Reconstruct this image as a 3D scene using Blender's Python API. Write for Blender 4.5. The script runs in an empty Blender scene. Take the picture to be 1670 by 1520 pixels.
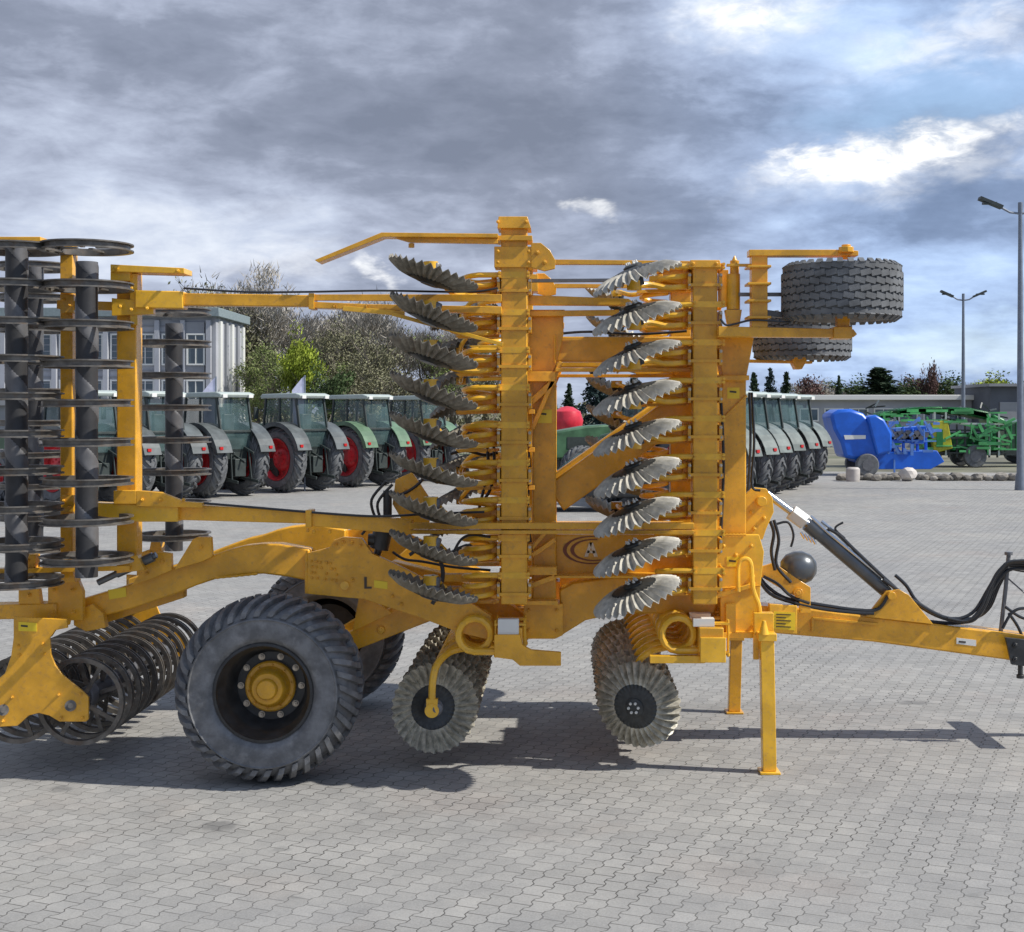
import bpy, bmesh, math, random
from mathutils import Vector, Matrix, Euler
R = math.radians
random.seed(7)
sc = bpy.context.scene
COL = sc.collection
F = 2250.0; CU = 914.0; CV = 671.0; H = 2.4      # picture geometry: focal length, vanishing point, eye height

# ------------------------------------------------------------------ camera
cam = bpy.data.cameras.new("camera"); camo = bpy.data.objects.new("camera", cam); COL.objects.link(camo)
cam.sensor_width = 36; cam.sensor_fit = 'HORIZONTAL'; cam.lens = 36 * F / 1670
cam.shift_x = (835 - CU) / 1670; cam.shift_y = -(760 - CV) / 1670
cam.clip_start = 0.1; cam.clip_end = 3000
camo.location = (0, 0, H); camo.rotation_euler = (R(90), 0, 0)
sc.camera = camo

# ------------------------------------------------------------------ light
SUN_D = Vector((-1.0, 0.20, -1.0)).normalized()     # direction the light travels
sun = bpy.data.lights.new("sun", 'SUN'); suno = bpy.data.objects.new("sun", sun); COL.objects.link(suno)
sun.energy = 4.2; sun.angle = R(0.6); sun.color = (1.0, 0.955, 0.88)
suno.rotation_euler = SUN_D.to_track_quat('-Z', 'Y').to_euler(); suno.location = (8, -4, 12)
SUN_EL = math.asin(-SUN_D.z); SUN_AZ = math.atan2(-SUN_D.x, -SUN_D.y)
sc.view_settings.view_transform = 'Standard'; sc.view_settings.look = 'None'
sc.view_settings.exposure = 0.27; sc.view_settings.gamma = 1.0

class NT:
    def __init__(s, tree): s.t = tree
    def n(s, typ, **kw):
        nd = s.t.nodes.new(typ)
        for k, v in kw.items():
            if k == 'inp':
                for a, b in v.items():
                    if hasattr(b, 'is_output'): s.t.links.new(b, nd.inputs[a])
                    else: nd.inputs[a].default_value = b
            else: setattr(nd, k, v)
        return nd
    def m(s, op, a, b=0.0, c=0.0, clamp=False):
        return s.n('ShaderNodeMath', operation=op, use_clamp=clamp, inp={0: a, 1: b, 2: c}).outputs[0]
    def mix(s, f, a, b, bt='MIX'):
        nd = s.n('ShaderNodeMix', data_type='RGBA', blend_type=bt)
        for i, v in ((0, f), (6, a), (7, b)):
            if hasattr(v, 'is_output'): s.t.links.new(v, nd.inputs[i])
            else: nd.inputs[i].default_value = v
        return nd.outputs[2]
    def noise(s, vec, scale, detail=4, rough=0.5, dist=0.0):
        return s.n('ShaderNodeTexNoise', inp={'Vector': vec, 'Scale': scale, 'Detail': detail, 'Roughness': rough, 'Distortion': dist}).outputs[0]
    def ramp(s, fac, stops):
        nd = s.n('ShaderNodeValToRGB', inp={0: fac}); e = nd.color_ramp.elements
        while len(e) < len(stops): e.new(0.5)
        for i, (p, c) in enumerate(stops):
            e[i].position = p; e[i].color = c if len(c) == 4 else (*c, 1)
        return nd.outputs[0]
    def map(s, v, a, b, c=0.0, d=1.0, smooth=True):
        return s.n('ShaderNodeMapRange', interpolation_type='SMOOTHSTEP' if smooth else 'LINEAR', inp={0: v, 1: a, 2: b, 3: c, 4: d}).outputs[0]

def g(x): return (x, x, x, 1)

# ------------------------------------------------------------------ sky
w = bpy.data.worlds.new("World"); sc.world = w; w.use_nodes = True
T = NT(w.node_tree); w.node_tree.nodes.clear()
tc = T.n('ShaderNodeTexCoord').outputs['Generated']
sp = T.n('ShaderNodeSeparateXYZ', inp={0: tc}).outputs
az = T.m('MULTIPLY', T.m('ARCTAN2', sp[0], sp[1]), 1.0)
el = T.m('ARCSINE', sp[2])
def px(u, v): return (math.atan2(u - CU, F), math.atan2(CV - v, math.hypot(F, u - CU)))
# perspective cloud-deck coordinate: streaks flatten towards the horizon
dz = T.m('ADD', T.m('MAXIMUM', sp[2], 0.0), 0.16)
cx_ = T.m('DIVIDE', sp[0], dz); cy_ = T.m('DIVIDE', sp[1], dz)
cp = T.n('ShaderNodeCombineXYZ', inp={0: cx_, 1: T.m('MULTIPLY', cy_, 1.0), 2: 0.37}).outputs[0]
n1 = T.noise(cp, 0.85, 7, 0.56, 0.25)
n2 = T.noise(cp, 2.6, 6, 0.6, 0.4)
ae = T.n('ShaderNodeCombineXYZ', inp={0: az, 1: T.m('MULTIPLY', el, 2.2), 2: 0.0}).outputs[0]
n3 = T.noise(ae, 9.0, 6, 0.58, 0.3)
wob1 = T.m('SUBTRACT', T.noise(ae, 14.0, 5, 0.6, 0.2), 0.5)
wob2 = T.m('SUBTRACT', T.noise(T.n('ShaderNodeVectorMath', operation='ADD', inp={0: ae, 1: (5.3, 2.1, 7.7)}).outputs[0], 14.0, 5, 0.6, 0.2), 0.5)
azw = T.m('ADD', az, T.m('MULTIPLY', wob1, 0.13)); elw = T.m('ADD', el, T.m('MULTIPLY', wob2, 0.065))
def blob(u, v, ru, rv, tilt=0.0, soft=0.9):
    a0, e0 = px(u, v)
    da = T.m('SUBTRACT', azw, a0); de = T.m('SUBTRACT', elw, e0)
    c, s_ = math.cos(tilt), math.sin(tilt)
    x = T.m('DIVIDE', T.m('ADD', T.m('MULTIPLY', da, c), T.m('MULTIPLY', de, s_)), ru / F)
    y = T.m('DIVIDE', T.m('SUBTRACT', T.m('MULTIPLY', de, c), T.m('MULTIPLY', da, s_)), rv / F)
    r = T.m('SQRT', T.m('ADD', T.m('MULTIPLY', x, x), T.m('MULTIPLY', y, y)))
    return T.map(r, 1.0 - soft, 1.25, 1.0, 0.0)
f = T.m('ADD', T.m('MULTIPLY', n1, 0.62), T.m('MULTIPLY', n3, 0.36))
f = T.m('ADD', f, T.m('MULTIPLY', T.m('SUBTRACT', n2, 0.5), 0.40))
f = T.m('ADD', f, T.m('MULTIPLY', T.m('SUBTRACT', T.noise(ae, 26.0, 6, 0.62, 0.4), 0.5), 0.24))
def addb(f, b, k): return T.m('ADD', f, T.m('MULTIPLY', b, k))
f = addb(f, blob(800, 190, 430, 115), -0.15)
f = addb(f, blob(180, 60, 300, 60), -0.13)
f = addb(f, blob(1150, 340, 420, 40), -0.06)
f = addb(f, blob(140, 190, 260, 45), 0.08)
f = addb(f, blob(350, 400, 520, 80), 0.14)
f = addb(f, blob(1080, 250, 180, 50), 0.08)
f = addb(f, blob(1330, 70, 420, 120), 0.26)
f = addb(f, blob(1450, 440, 300, 70), 0.16)
f = addb(f, blob(1450, 560, 500, 70), 0.22)
cloud = T.ramp(f, [(0.28, (0.185, 0.215, 0.290)), (0.42, (0.250, 0.285, 0.375)), (0.53, (0.370, 0.415, 0.530)), (0.64, (0.50, 0.56, 0.69)), (0.82, (0.74, 0.79, 0.87))])
wht = T.m('ADD', blob(1225, 30, 120, 60, 0, 1.0), T.m('MULTIPLY', blob(1470, 246, 260, 30, R(9), 1.0), 1.0))
wht = T.m('ADD', wht, T.m('MULTIPLY', blob(1500, 275, 300, 45, R(5), 1.0), 0.35))
wht = T.m('ADD', wht, T.m('MULTIPLY', blob(1560, 70, 180, 45, R(10), 1.0), 0.45))
wht = T.m('ADD', wht, T.m('MULTIPLY', blob(330, 350, 260, 30, 0, 1.0), 0.08))
wht = T.m('ADD', wht, T.m('MULTIPLY', blob(1320, 268, 80, 20), 0.6))
wht = T.m('ADD', wht, T.m('MULTIPLY', blob(625, 445, 50, 26, R(-40)), 0.7))
wht = T.m('ADD', wht, T.m('MULTIPLY', blob(440, 425, 170, 32, 0, 1.0), 0.35))
wht = T.m('ADD', wht, T.m('MULTIPLY', blob(960, 352, 45, 18), 0.6))
wht = T.m('MULTIPLY', wht, T.map(T.noise(ae, 34.0, 6, 0.65, 0.5), 0.30, 0.66, 0.40, 1.2), 0, clamp=True)
tint = T.map(az, R(-2), R(15), 0.0, 0.9)
cloud = T.mix(tint, cloud, T.mix(1.0, cloud, (0.82, 1.0, 1.20, 1), 'MULTIPLY'))
cloud = T.mix(wht, cloud, (0.95, 0.96, 0.97, 1))
blue = T.m('ADD', blob(1540, 165, 260, 62, R(8)), T.m('MULTIPLY', blob(1560, 560, 190, 50), 0.45))
blue = T.m('MULTIPLY', T.m('MULTIPLY', blue, T.map(n1, 0.35, 0.65, 0.7, 1.0)), T.m('SUBTRACT', 1.0, wht), 0, clamp=True)
sky = T.n('ShaderNodeTexSky', sky_type='NISHITA', sun_disc=False, sun_elevation=SUN_EL, sun_rotation=SUN_AZ, air_density=1.0, dust_density=0.6, ozone_density=2.0).outputs[0]
bgs = T.n('ShaderNodeBackground', inp={0: sky, 1: 0.15}).outputs[0]
bgc = T.n('ShaderNodeBackground', inp={0: cloud, 1: 1.0}).outputs[0]
mx = T.n('ShaderNodeMixShader', inp={0: T.m('SUBTRACT', 1.0, T.m('MULTIPLY', blue, 0.85))})
w.node_tree.links.new(bgs, mx.inputs[1]); w.node_tree.links.new(bgc, mx.inputs[2])
wo = T.n('ShaderNodeOutputWorld'); w.node_tree.links.new(mx.outputs[0], wo.inputs[0])

# ------------------------------------------------------------------ materials
MAT = {}
def mat(name, base, rough=0.5, metal=0.0, var=0.0, vs=6.0, dirt=None, dirt_amt=0.0, ds=9.0, bump=0.0, bs=60.0, spec=0.5, trans=0.0, emis=None, two=None):
    m = bpy.data.materials.new(name); m.use_nodes = True; t = NT(m.node_tree)
    b = m.node_tree.nodes['Principled BSDF']; L = m.node_tree.links
    ob = t.n('ShaderNodeTexCoord').outputs['Object']
    geo = t.n('ShaderNodeNewGeometry').outputs['Position']
    c = (*base, 1)
    if var > 0:
        nz = t.noise(geo, vs, 5, 0.6)
        c = t.mix(t.map(nz, 0.35, 0.68), tuple(x * (1 - var) for x in base) + (1,), tuple(min(1, x * (1 + var)) for x in base) + (1,))
    if dirt:
        nz = t.noise(geo, ds, 6, 0.65)
        msk = t.m('MULTIPLY', t.map(nz, 0.50, 0.72), dirt_amt)
        c = t.mix(msk, c, (*dirt, 1))
        ro = t.m('ADD', rough, t.m('MULTIPLY', msk, 0.35), 0, clamp=True)
        L.new(ro, b.inputs['Roughness'])
    else: b.inputs['Roughness'].default_value = rough
    if hasattr(c, 'is_output'): L.new(c, b.inputs['Base Color'])
    else: b.inputs['Base Color'].default_value = c
    b.inputs['Metallic'].default_value = metal; b.inputs['Specular IOR Level'].default_value = spec
    if trans: b.inputs['Transmission Weight'].default_value = trans
    if bump:
        bn = t.n('ShaderNodeBump', inp={'Height': t.noise(geo, bs, 4, 0.6), 'Strength': bump, 'Distance': 0.01}).outputs[0]
        L.new(bn, b.inputs['Normal'])
    MAT[name] = m; return m
mat('paint', (0.76, 0.385, 0.030), 0.27, var=0.16, vs=5.0, dirt=(0.34, 0.19, 0.07), dirt_amt=0.42, ds=34, bump=0.03, bs=40)
mat('paint_bright', (0.85, 0.475, 0.038), 0.25, var=0.12, vs=6.0, dirt=(0.36, 0.22, 0.09), dirt_amt=0.38, ds=38, bump=0.03, bs=40)
mat('bolt_steel', (0.50, 0.44, 0.36), 0.4, metal=0.7, var=0.2, vs=30)
mat('disc_steel', (0.43, 0.405, 0.345), 0.5, metal=0.15, var=0.22, vs=18, dirt=(0.30, 0.27, 0.19), dirt_amt=0.5, ds=22)
mat('disc_dark', (0.035, 0.038, 0.038), 0.5, var=0.3, vs=25)
mat('disc_mud', (0.46, 0.43, 0.35), 0.5, metal=0.2, var=0.3, vs=20, dirt=(0.13, 0.125, 0.085), dirt_amt=0.7, ds=26)
mat('disc_worn', (0.24, 0.22, 0.18), 0.5, metal=0.2, var=0.3, vs=22, dirt=(0.16, 0.11, 0.07), dirt_amt=0.6, ds=18)
mat('ring_steel', (0.15, 0.138, 0.122), 0.42, metal=0.35, var=0.3, vs=14, dirt=(0.17, 0.105, 0.06), dirt_amt=0.55, ds=11)
mat('shaft_dark', (0.045, 0.045, 0.048), 0.5, metal=0.2, var=0.15, vs=8)
mat('shaft_grey', (0.16, 0.16, 0.167), 0.45, metal=0.3, var=0.15, vs=8)
mat('rubber', (0.125, 0.130, 0.135), 0.72, var=0.22, vs=7, dirt=(0.24, 0.25, 0.26), dirt_amt=0.5, ds=9, bump=0.15, bs=50)
mat('rubber_pale', (0.150, 0.152, 0.156), 0.62, var=0.28, vs=9, dirt=(0.30, 0.30, 0.30), dirt_amt=0.6, ds=8, bump=0.15, bs=60)
mat('rubber_black', (0.018, 0.018, 0.019), 0.45)
mat('hose', (0.022, 0.024, 0.028), 0.4)
mat('black_paint', (0.03, 0.032, 0.034), 0.4, var=0.3, vs=10)
mat('chrome', (0.60, 0.61, 0.62), 0.18, metal=0.9)
mat('cyl_grey', (0.13, 0.14, 0.15), 0.3, metal=0.5, var=0.1)
mat('white_part', (0.72, 0.72, 0.68), 0.5)
mat('sticker', (0.85, 0.62, 0.03), 0.4); mat('sticker_ink', (0.05, 0.04, 0.03), 0.5)
mat('logo_dark', (0.20, 0.055, 0.015), 0.45); mat('logo_light', (0.70, 0.62, 0.48), 0.45)
mat('red_rim', (0.52, 0.022, 0.03), 0.4, var=0.3, vs=3, dirt=(0.10, 0.03, 0.025), dirt_amt=0.6, ds=5)
mat('tractor_green', (0.07, 0.15, 0.08), 0.35, var=0.3, vs=2)
mat('tractor_dark', (0.035, 0.045, 0.042), 0.5, var=0.2)
mat('fender_grey', (0.10, 0.112, 0.112), 0.4, var=0.3, vs=2)
mat('fender_green', (0.12, 0.20, 0.12), 0.4, var=0.2, vs=2)
mat('fender_pale', (0.16, 0.185, 0.17), 0.4, var=0.25, vs=2)
mat('roof_pale', (0.46, 0.52, 0.48), 0.4, var=0.05)
mat('glass', (0.12, 0.20, 0.20), 0.05, var=0.3, vs=1.2, spec=0.9); MAT['glass'].node_tree.nodes['Principled BSDF'].inputs['Alpha'].default_value = 0.36
mat('lamp_red', (0.5, 0.02, 0.02), 0.3); mat('lamp_orange', (0.8, 0.25, 0.02), 0.3)
mat('blue_paint', (0.012, 0.12, 0.60), 0.35, var=0.12, vs=2)
mat('green_paint', (0.015, 0.19, 0.045), 0.4, var=0.2, vs=1.5)
mat('green_light', (0.09, 0.40, 0.13), 0.4, var=0.3, vs=1)
mat('blue_light', (0.10, 0.22, 0.55), 0.4, var=0.3, vs=1)
mat('yellow_paint', (0.42, 0.40, 0.02), 0.4, var=0.15)
mat('red_paint', (0.62, 0.03, 0.05), 0.35, var=0.12)
mat('white_wall', (0.40, 0.41, 0.44), 0.8, var=0.07, vs=0.6)
mat('grey_wall', (0.27, 0.28, 0.30), 0.8, var=0.1, vs=0.5)
mat('dark_wall', (0.10, 0.11, 0.13), 0.8, var=0.15, vs=0.5)
mat('teal_roof', (0.22, 0.27, 0.28), 0.6, var=0.1)
mat('pane', (0.07, 0.10, 0.12), 0.08, spec=0.9)
mat('pole_grey', (0.20, 0.23, 0.28), 0.45, metal=0.3, var=0.1)
mat('banner_white', (0.66, 0.64, 0.80), 0.7, var=0.1)
mat('bark', (0.17, 0.15, 0.12), 0.9, var=0.3, vs=3)
mat('stone', (0.24, 0.22, 0.19), 0.9, var=0.35, vs=1.5); mat('pale_stone', (0.52, 0.48, 0.44), 0.8, var=0.15, vs=2)
def leafmat(name, base, var=0.45):
    m = mat(name, base, 0.7, var=var, vs=0.9, spec=0.2)
    b = m.node_tree.nodes['Principled BSDF']; b.inputs['Subsurface Weight'].default_value = 0.0
    return m
leafmat('leaf_olive', (0.20, 0.195, 0.115)); leafmat('leaf_fresh', (0.17, 0.21, 0.07)); leafmat('twig_grey', (0.36, 0.33, 0.28)); leafmat('leaf_bright', (0.27, 0.33, 0.04))
leafmat('needle_blue', (0.030, 0.052, 0.050)); leafmat('needle_green', (0.035, 0.06, 0.03)); leafmat('leaf_mid', (0.065, 0.10, 0.035)); leafmat('leaf_red', (0.13, 0.075, 0.065))

def paver_material():
    m = bpy.data.materials.new('pavers'); m.use_nodes = True; t = NT(m.node_tree); L = m.node_tree.links
    b = m.node_tree.nodes['Principled BSDF']
    geo = t.n('ShaderNodeNewGeometry').outputs['Position']
    s = t.n('ShaderNodeSeparateXYZ', inp={0: geo}).outputs
    a = R(22.6); ca, sa = math.cos(a), math.sin(a)
    bx = t.m('ADD', t.m('MULTIPLY', s[0], sa), t.m('MULTIPLY', s[1], ca))     # along the columns
    by = t.m('SUBTRACT', t.m('MULTIPLY', s[0], ca), t.m('MULTIPLY', s[1], sa))
    tri = t.m('PINGPONG', bx, 0.068)
    tri = t.m('SUBTRACT', t.map(tri, 0.018, 0.050, 0.0, 0.020), 0.010)
    byw = t.m('ADD', by, tri)
    vec = t.n('ShaderNodeCombineXYZ', inp={0: bx, 1: byw, 2: 0.0}).outputs[0]
    wv = t.n('ShaderNodeVectorMath', operation='ADD', inp={0: vec}).outputs[0]
    br = t.n('ShaderNodeTexBrick', offset=0.5, inp={'Vector': wv, 'Color1': (0.352, 0.350, 0.336, 1), 'Color2': (0.296, 0.295, 0.285, 1), 'Mortar': (0.085, 0.083, 0.078, 1),
             'Scale': 1.0, 'Mortar Size': 0.0042, 'Mortar Smooth': 0.35, 'Bias': 0.1, 'Brick Width': 0.136, 'Row Height': 0.113})
    big = t.noise(geo, 0.35, 5, 0.6); mid = t.noise(geo, 3.0, 5, 0.65); fine = t.noise(geo, 120, 3, 0.6)
    jf = t.m('MULTIPLY', br.outputs[1], t.map(t.noise(geo, 1.1, 4, 0.6), 0.40, 0.66, 0.55, 0.0))
    c = t.mix(jf, br.outputs[0], (0.300, 0.298, 0.288, 1))
    c = t.mix(1.0, c, t.ramp(big, [(0.3, (0.86, 0.86, 0.88)), (0.7, (1.10, 1.08, 1.05))]), 'MULTIPLY')
    c = t.mix(1.0, c, t.ramp(mid, [(0.3, (0.88, 0.88, 0.88)), (0.7, (1.10, 1.09, 1.07))]), 'MULTIPLY')
    c = t.mix(1.0, c, t.ramp(fine, [(0.3, (0.86, 0.86, 0.86)), (0.7, (1.12, 1.12, 1.12))]), 'MULTIPLY')
    pk = t.noise(geo, 0.8, 3, 0.5)
    c = t.mix(t.m('MULTIPLY', t.map(pk, 0.52, 0.72), 0.35), c, t.mix(1.0, c, (1.10, 0.97, 0.90, 1), 'MULTIPLY'))
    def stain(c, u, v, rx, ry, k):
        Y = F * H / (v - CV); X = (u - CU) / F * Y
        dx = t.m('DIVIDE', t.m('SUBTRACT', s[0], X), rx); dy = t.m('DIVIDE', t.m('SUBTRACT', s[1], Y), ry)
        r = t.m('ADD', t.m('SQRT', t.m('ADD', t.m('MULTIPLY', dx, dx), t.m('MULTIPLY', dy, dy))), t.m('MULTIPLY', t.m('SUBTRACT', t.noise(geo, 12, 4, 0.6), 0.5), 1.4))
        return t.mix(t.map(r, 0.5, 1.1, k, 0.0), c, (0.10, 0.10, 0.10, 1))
    trk = t.noise(t.n('ShaderNodeMapping', inp={'Vector': geo, 'Scale': (0.12, 2.2, 1.0), 'Rotation': (0, 0, 0.10)}).outputs[0], 1.0, 5, 0.6)
    c = t.mix(t.map(trk, 0.50, 0.68, 0.0, 0.22), c, (0.20, 0.195, 0.18, 1))
    spk = t.noise(geo, 5.5, 2, 0.5)
    c = t.mix(t.map(spk, 0.66, 0.74, 0.0, 0.40), c, (0.17, 0.17, 0.165, 1))
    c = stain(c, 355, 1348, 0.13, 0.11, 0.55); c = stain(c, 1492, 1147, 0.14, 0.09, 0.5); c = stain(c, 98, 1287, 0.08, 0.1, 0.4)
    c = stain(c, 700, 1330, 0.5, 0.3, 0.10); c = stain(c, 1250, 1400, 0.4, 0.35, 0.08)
    L.new(c, b.inputs['Base Color']); b.inputs['Roughness'].default_value = 0.85; b.inputs['Specular IOR Level'].default_value = 0.25
    hgt = t.m('ADD', t.m('MULTIPLY', t.m('SUBTRACT', 1.0, br.outputs[1]), 1.0), t.m('MULTIPLY', fine, 0.15))
    L.new(t.n('ShaderNodeBump', inp={'Height': hgt, 'Strength': 0.5, 'Distance': 0.006}).outputs[0], b.inputs['Normal'])
    MAT['pavers'] = m
paver_material()
mat('far_soil', (0.17, 0.165, 0.12), 0.95, var=0.35, vs=0.25, dirt=(0.10, 0.13, 0.05), dirt_amt=0.8, ds=0.12)

# ------------------------------------------------------------------ mesh helpers
def P(u, v, Y): return Vector(((u - CU) / F * Y, Y, H - (v - CV) / F * Y))
def G(u, v):
    Y = F * H / (v - CV); return Vector(((u - CU) / F * Y, Y, 0))
class MB:
    def __init__(s): s.v = []; s.f = []; s.mi = []; s.cur = 0
    def add(s, vs, fs):
        o = len(s.v); s.v += [Vector(x) for x in vs]
        for q in fs: s.f.append([o + i for i in q]); s.mi.append(s.cur)
    def box(s, c, size, rot=None):
        c = Vector(c); h = Vector(size) / 2; vs = []
        for x in (-1, 1):
            for y in (-1, 1):
                for z in (-1, 1):
                    p = Vector((x * h.x, y * h.y, z * h.z)); p = rot @ p if rot else p; vs.append(c + p)
        s.add(vs, [(0, 1, 3, 2), (4, 6, 7, 5), (0, 4, 5, 1), (2, 3, 7, 6), (0, 2, 6, 4), (1, 5, 7, 3)]); return s
    def beam(s, p0, p1, w, d, up=(0, 1, 0)):     # box along p0-p1; d = size along 'up', w = the other way
        p0, p1 = Vector(p0), Vector(p1); x = (p1 - p0); L = x.length; x.normalize()
        y = Vector(up); y = (y - x * y.dot(x)).normalized(); z = x.cross(y)
        rot = Matrix((x, y, z)).transposed(); s.box((p0 + p1) / 2, (L, d, w), rot); return s
    def prism(s, pts, y0, y1):                    # outline in X,Z given depth
        n = len(pts); a = sum(pts[i][0] * pts[(i + 1) % n][1] - pts[(i + 1) % n][0] * pts[i][1] for i in range(n))
        if a < 0: pts = pts[::-1]
        vs = [(x, y0, z) for x, z in pts] + [(x, y1, z) for x, z in pts]
        s.add(vs, [list(range(n)), list(range(2 * n - 1, n - 1, -1))] + [(i, i + n, (i + 1) % n + n, (i + 1) % n) for i in range(n)]); return s
    def ppx(s, pix, Y, th):                       # plate whose outline is read in the picture at depth Y
        return s.prism([(P(u, v, Y).x, P(u, v, Y).z) for u, v in pix], Y, Y + th)
    def bpx(s, u0, v0, u1, v1, wpx, Y, d):        # tube between two picture points at depth Y
        return s.beam(P(u0, v0, Y + d / 2), P(u1, v1, Y + d / 2), wpx / F * Y, d)
    def cyl(s, p0, p1, r0, r1=None, n=16, caps=True):
        r1 = r0 if r1 is None else r1; p0, p1 = Vector(p0), Vector(p1); x = (p1 - p0).normalized()
        a = x.orthogonal().normalized(); b = x.cross(a); vs = []
        for p, r in ((p0, r0), (p1, r1)):
            for i in range(n):
                t = 2 * math.pi * i / n; vs.append(p + a * math.cos(t) * r + b * math.sin(t) * r)
        fs = [(i, (i + 1) % n, (i + 1) % n + n, i + n) for i in range(n)]
        if caps: fs += [list(range(n - 1, -1, -1)), list(range(n, 2 * n))]
        s.add(vs, fs); return s
    def tube(s, path, r, n=8, smooth=0, radii=None):
        path = [Vector(p) for p in path]
        if smooth: path = catmull(path, smooth)
        m = len(path); vs = []; prev = None
        for i, p in enumerate(path):
            d = (path[min(i + 1, m - 1)] - path[max(i - 1, 0)]).normalized()
            if prev is None: a = d.orthogonal().normalized()
            else: a = (prev - d * prev.dot(d)).normalized()
            prev = a; b = d.cross(a); rr = radii[i] if radii else r
            for k in range(n):
                t = 2 * math.pi * k / n; vs.append(p + a * math.cos(t) * rr + b * math.sin(t) * rr)
        fs = [(i * n + k, i * n + (k + 1) % n, (i + 1) * n + (k + 1) % n, (i + 1) * n + k) for i in range(m - 1) for k in range(n)]
        fs += [list(range(n - 1, -1, -1)), list(range((m - 1) * n, m * n))]
        s.add(vs, fs); return s
    def lathe(s, prof, c=(0, 0, 0), axis='Y', n=32, closed=False, twist=0.0):   # prof: (radius, along)
        c = Vector(c); vs = []
        for j, (r, a) in enumerate(prof):
            for k in range(n):
                t = 2 * math.pi * k / n + twist * j; x, y = math.cos(t) * r, math.sin(t) * r
                vs.append(c + (Vector((x, a, y)) if axis == 'Y' else Vector((x, y, a)) if axis == 'Z' else Vector((a, x, y))))
        m = len(prof); fs = []
        for j in range(m if closed else m - 1):
            j2 = (j + 1) % m
            for k in range(n): fs.append((j * n + k, j * n + (k + 1) % n, j2 * n + (k + 1) % n, j2 * n + k))
        s.add(vs, fs); return s
    def mesh(s, name, mats, bevel_clean=False):
        me = bpy.data.meshes.new(name); me.from_pydata([tuple(v) for v in s.v], [], s.f)
        for m in (mats if isinstance(mats, (list, tuple)) else [mats]): me.materials.append(MAT[m] if isinstance(m, str) else m)
        for i, p in enumerate(me.polygons): p.material_index = s.mi[i]; p.use_smooth = True
        bm = bmesh.new(); bm.from_mesh(me); bmesh.ops.recalc_face_normals(bm, faces=bm.faces); bm.to_mesh(me); bm.free()
        me.set_sharp_from_angle(angle=R(38)); me.update(); return me
def catmull(p, k):
    out = []; n = len(p)
    for i in range(n - 1):
        a, b, c, d = p[max(i - 1, 0)], p[i], p[i + 1], p[min(i + 2, n - 1)]
        for j in range(k):
            t = j / k; out.append(0.5 * ((2 * b) + (c - a) * t + (2 * a - 5 * b + 4 * c - d) * t * t + (3 * b - a - 3 * c + d) * t ** 3))
    out.append(p[-1]); return out

WM = {}
def link(name, me, parent=None, M=None, bevel=0.0):
    o = bpy.data.objects.new(name, me); COL.objects.link(o); M = M or Matrix.Identity(4); WM[o] = M
    if parent: o.parent = parent; o.matrix_basis = WM[parent].inverted() @ M
    else: o.matrix_basis = M
    if bevel:
        b = o.modifiers.new('bevel', 'BEVEL'); b.width = bevel; b.segments = 2; b.limit_method = 'ANGLE'; b.angle_limit = R(40)
        b.harden_normals = False
    return o
def tag(o, label=None, cat=None, group=None, kind=None):
    if label: o['label'] = label
    if cat: o['category'] = cat
    if group: o['group'] = group
    if kind: o['kind'] = kind
    return o
def thing(name, loc, rz, label, cat, group=None):
    return tag(link(name, None, None, Matrix.Translation(loc) @ Matrix.Rotation(rz, 4, 'Z')), label, cat, group)
def Tr(x, y, z): return Matrix.Translation((x, y, z))
def kids(o): return list(o.children)
def copy_tree(o, parent=None):
    c = o.copy(); COL.objects.link(c)
    if parent: c.parent = parent
    for ch in kids(o): copy_tree(ch, c)
    return c

# ------------------------------------------------------------------ ground
mb = MB(); mb.box((0, 700, -0.5), (3000, 1600, 1.0)); tag(link('ground', mb.mesh('ground', 'far_soil')), 'bare brown soil and grass beyond the paved yard', 'ground', kind='structure')
mb = MB(); S = [(-60, -8), (60, -8), (60, 47.3), (-60, 66)]
mb.add([(x, y, 0.004) for x, y in S], [(0, 1, 2, 3)]); tag(link('paved_yard', mb.mesh('paved_yard', 'pavers')), 'wide yard of pale grey interlocking concrete pavers', 'pavement', kind='structure')

# ================================================================== THE CULTIVATOR
YC = 10.1
C = thing('disc_harrow', (0, YC, 0), 0, 'large orange-yellow trailed disc harrow with its wings folded upright, on the pavers', 'disc harrow')
def part(name, mb, m, bevel=0.0, parent=None, origin=None):
    if origin is None:
        n = len(mb.v); origin = sum(mb.v, Vector()) / n
    origin = Vector(origin); mb.v = [v - origin for v in mb.v]
    return link(name, mb.mesh(name, m), parent or C, Matrix.Translation(origin), bevel)
def mirror(o, parent=None):     # same part on the far side of the machine
    M = WM[o]; me = o.data.copy(); me.transform(Matrix.Diagonal((1, -1, 1, 1)))
    me.flip_normals()
    t = M.translation; n = link(o.name.split('.')[0], me, parent or C, Tr(t.x, 2 * YC - t.y, t.z), 0)
    for md in o.modifiers:
        if md.type == 'BEVEL':
            b = n.modifiers.new('bevel', 'BEVEL'); b.width = md.width; b.segments = 2; b.limit_method = 'ANGLE'; b.angle_limit = R(40)
    return n
def nut(mb, p, r=0.013, h=0.016, ax=(0, -1, 0)):
    p = Vector(p); mb.cyl(p, p + Vector(ax) * h, r, n=6); mb.cyl(p + Vector(ax) * h, p + Vector(ax) * (h + 0.012), r * 0.5, n=6)

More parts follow.
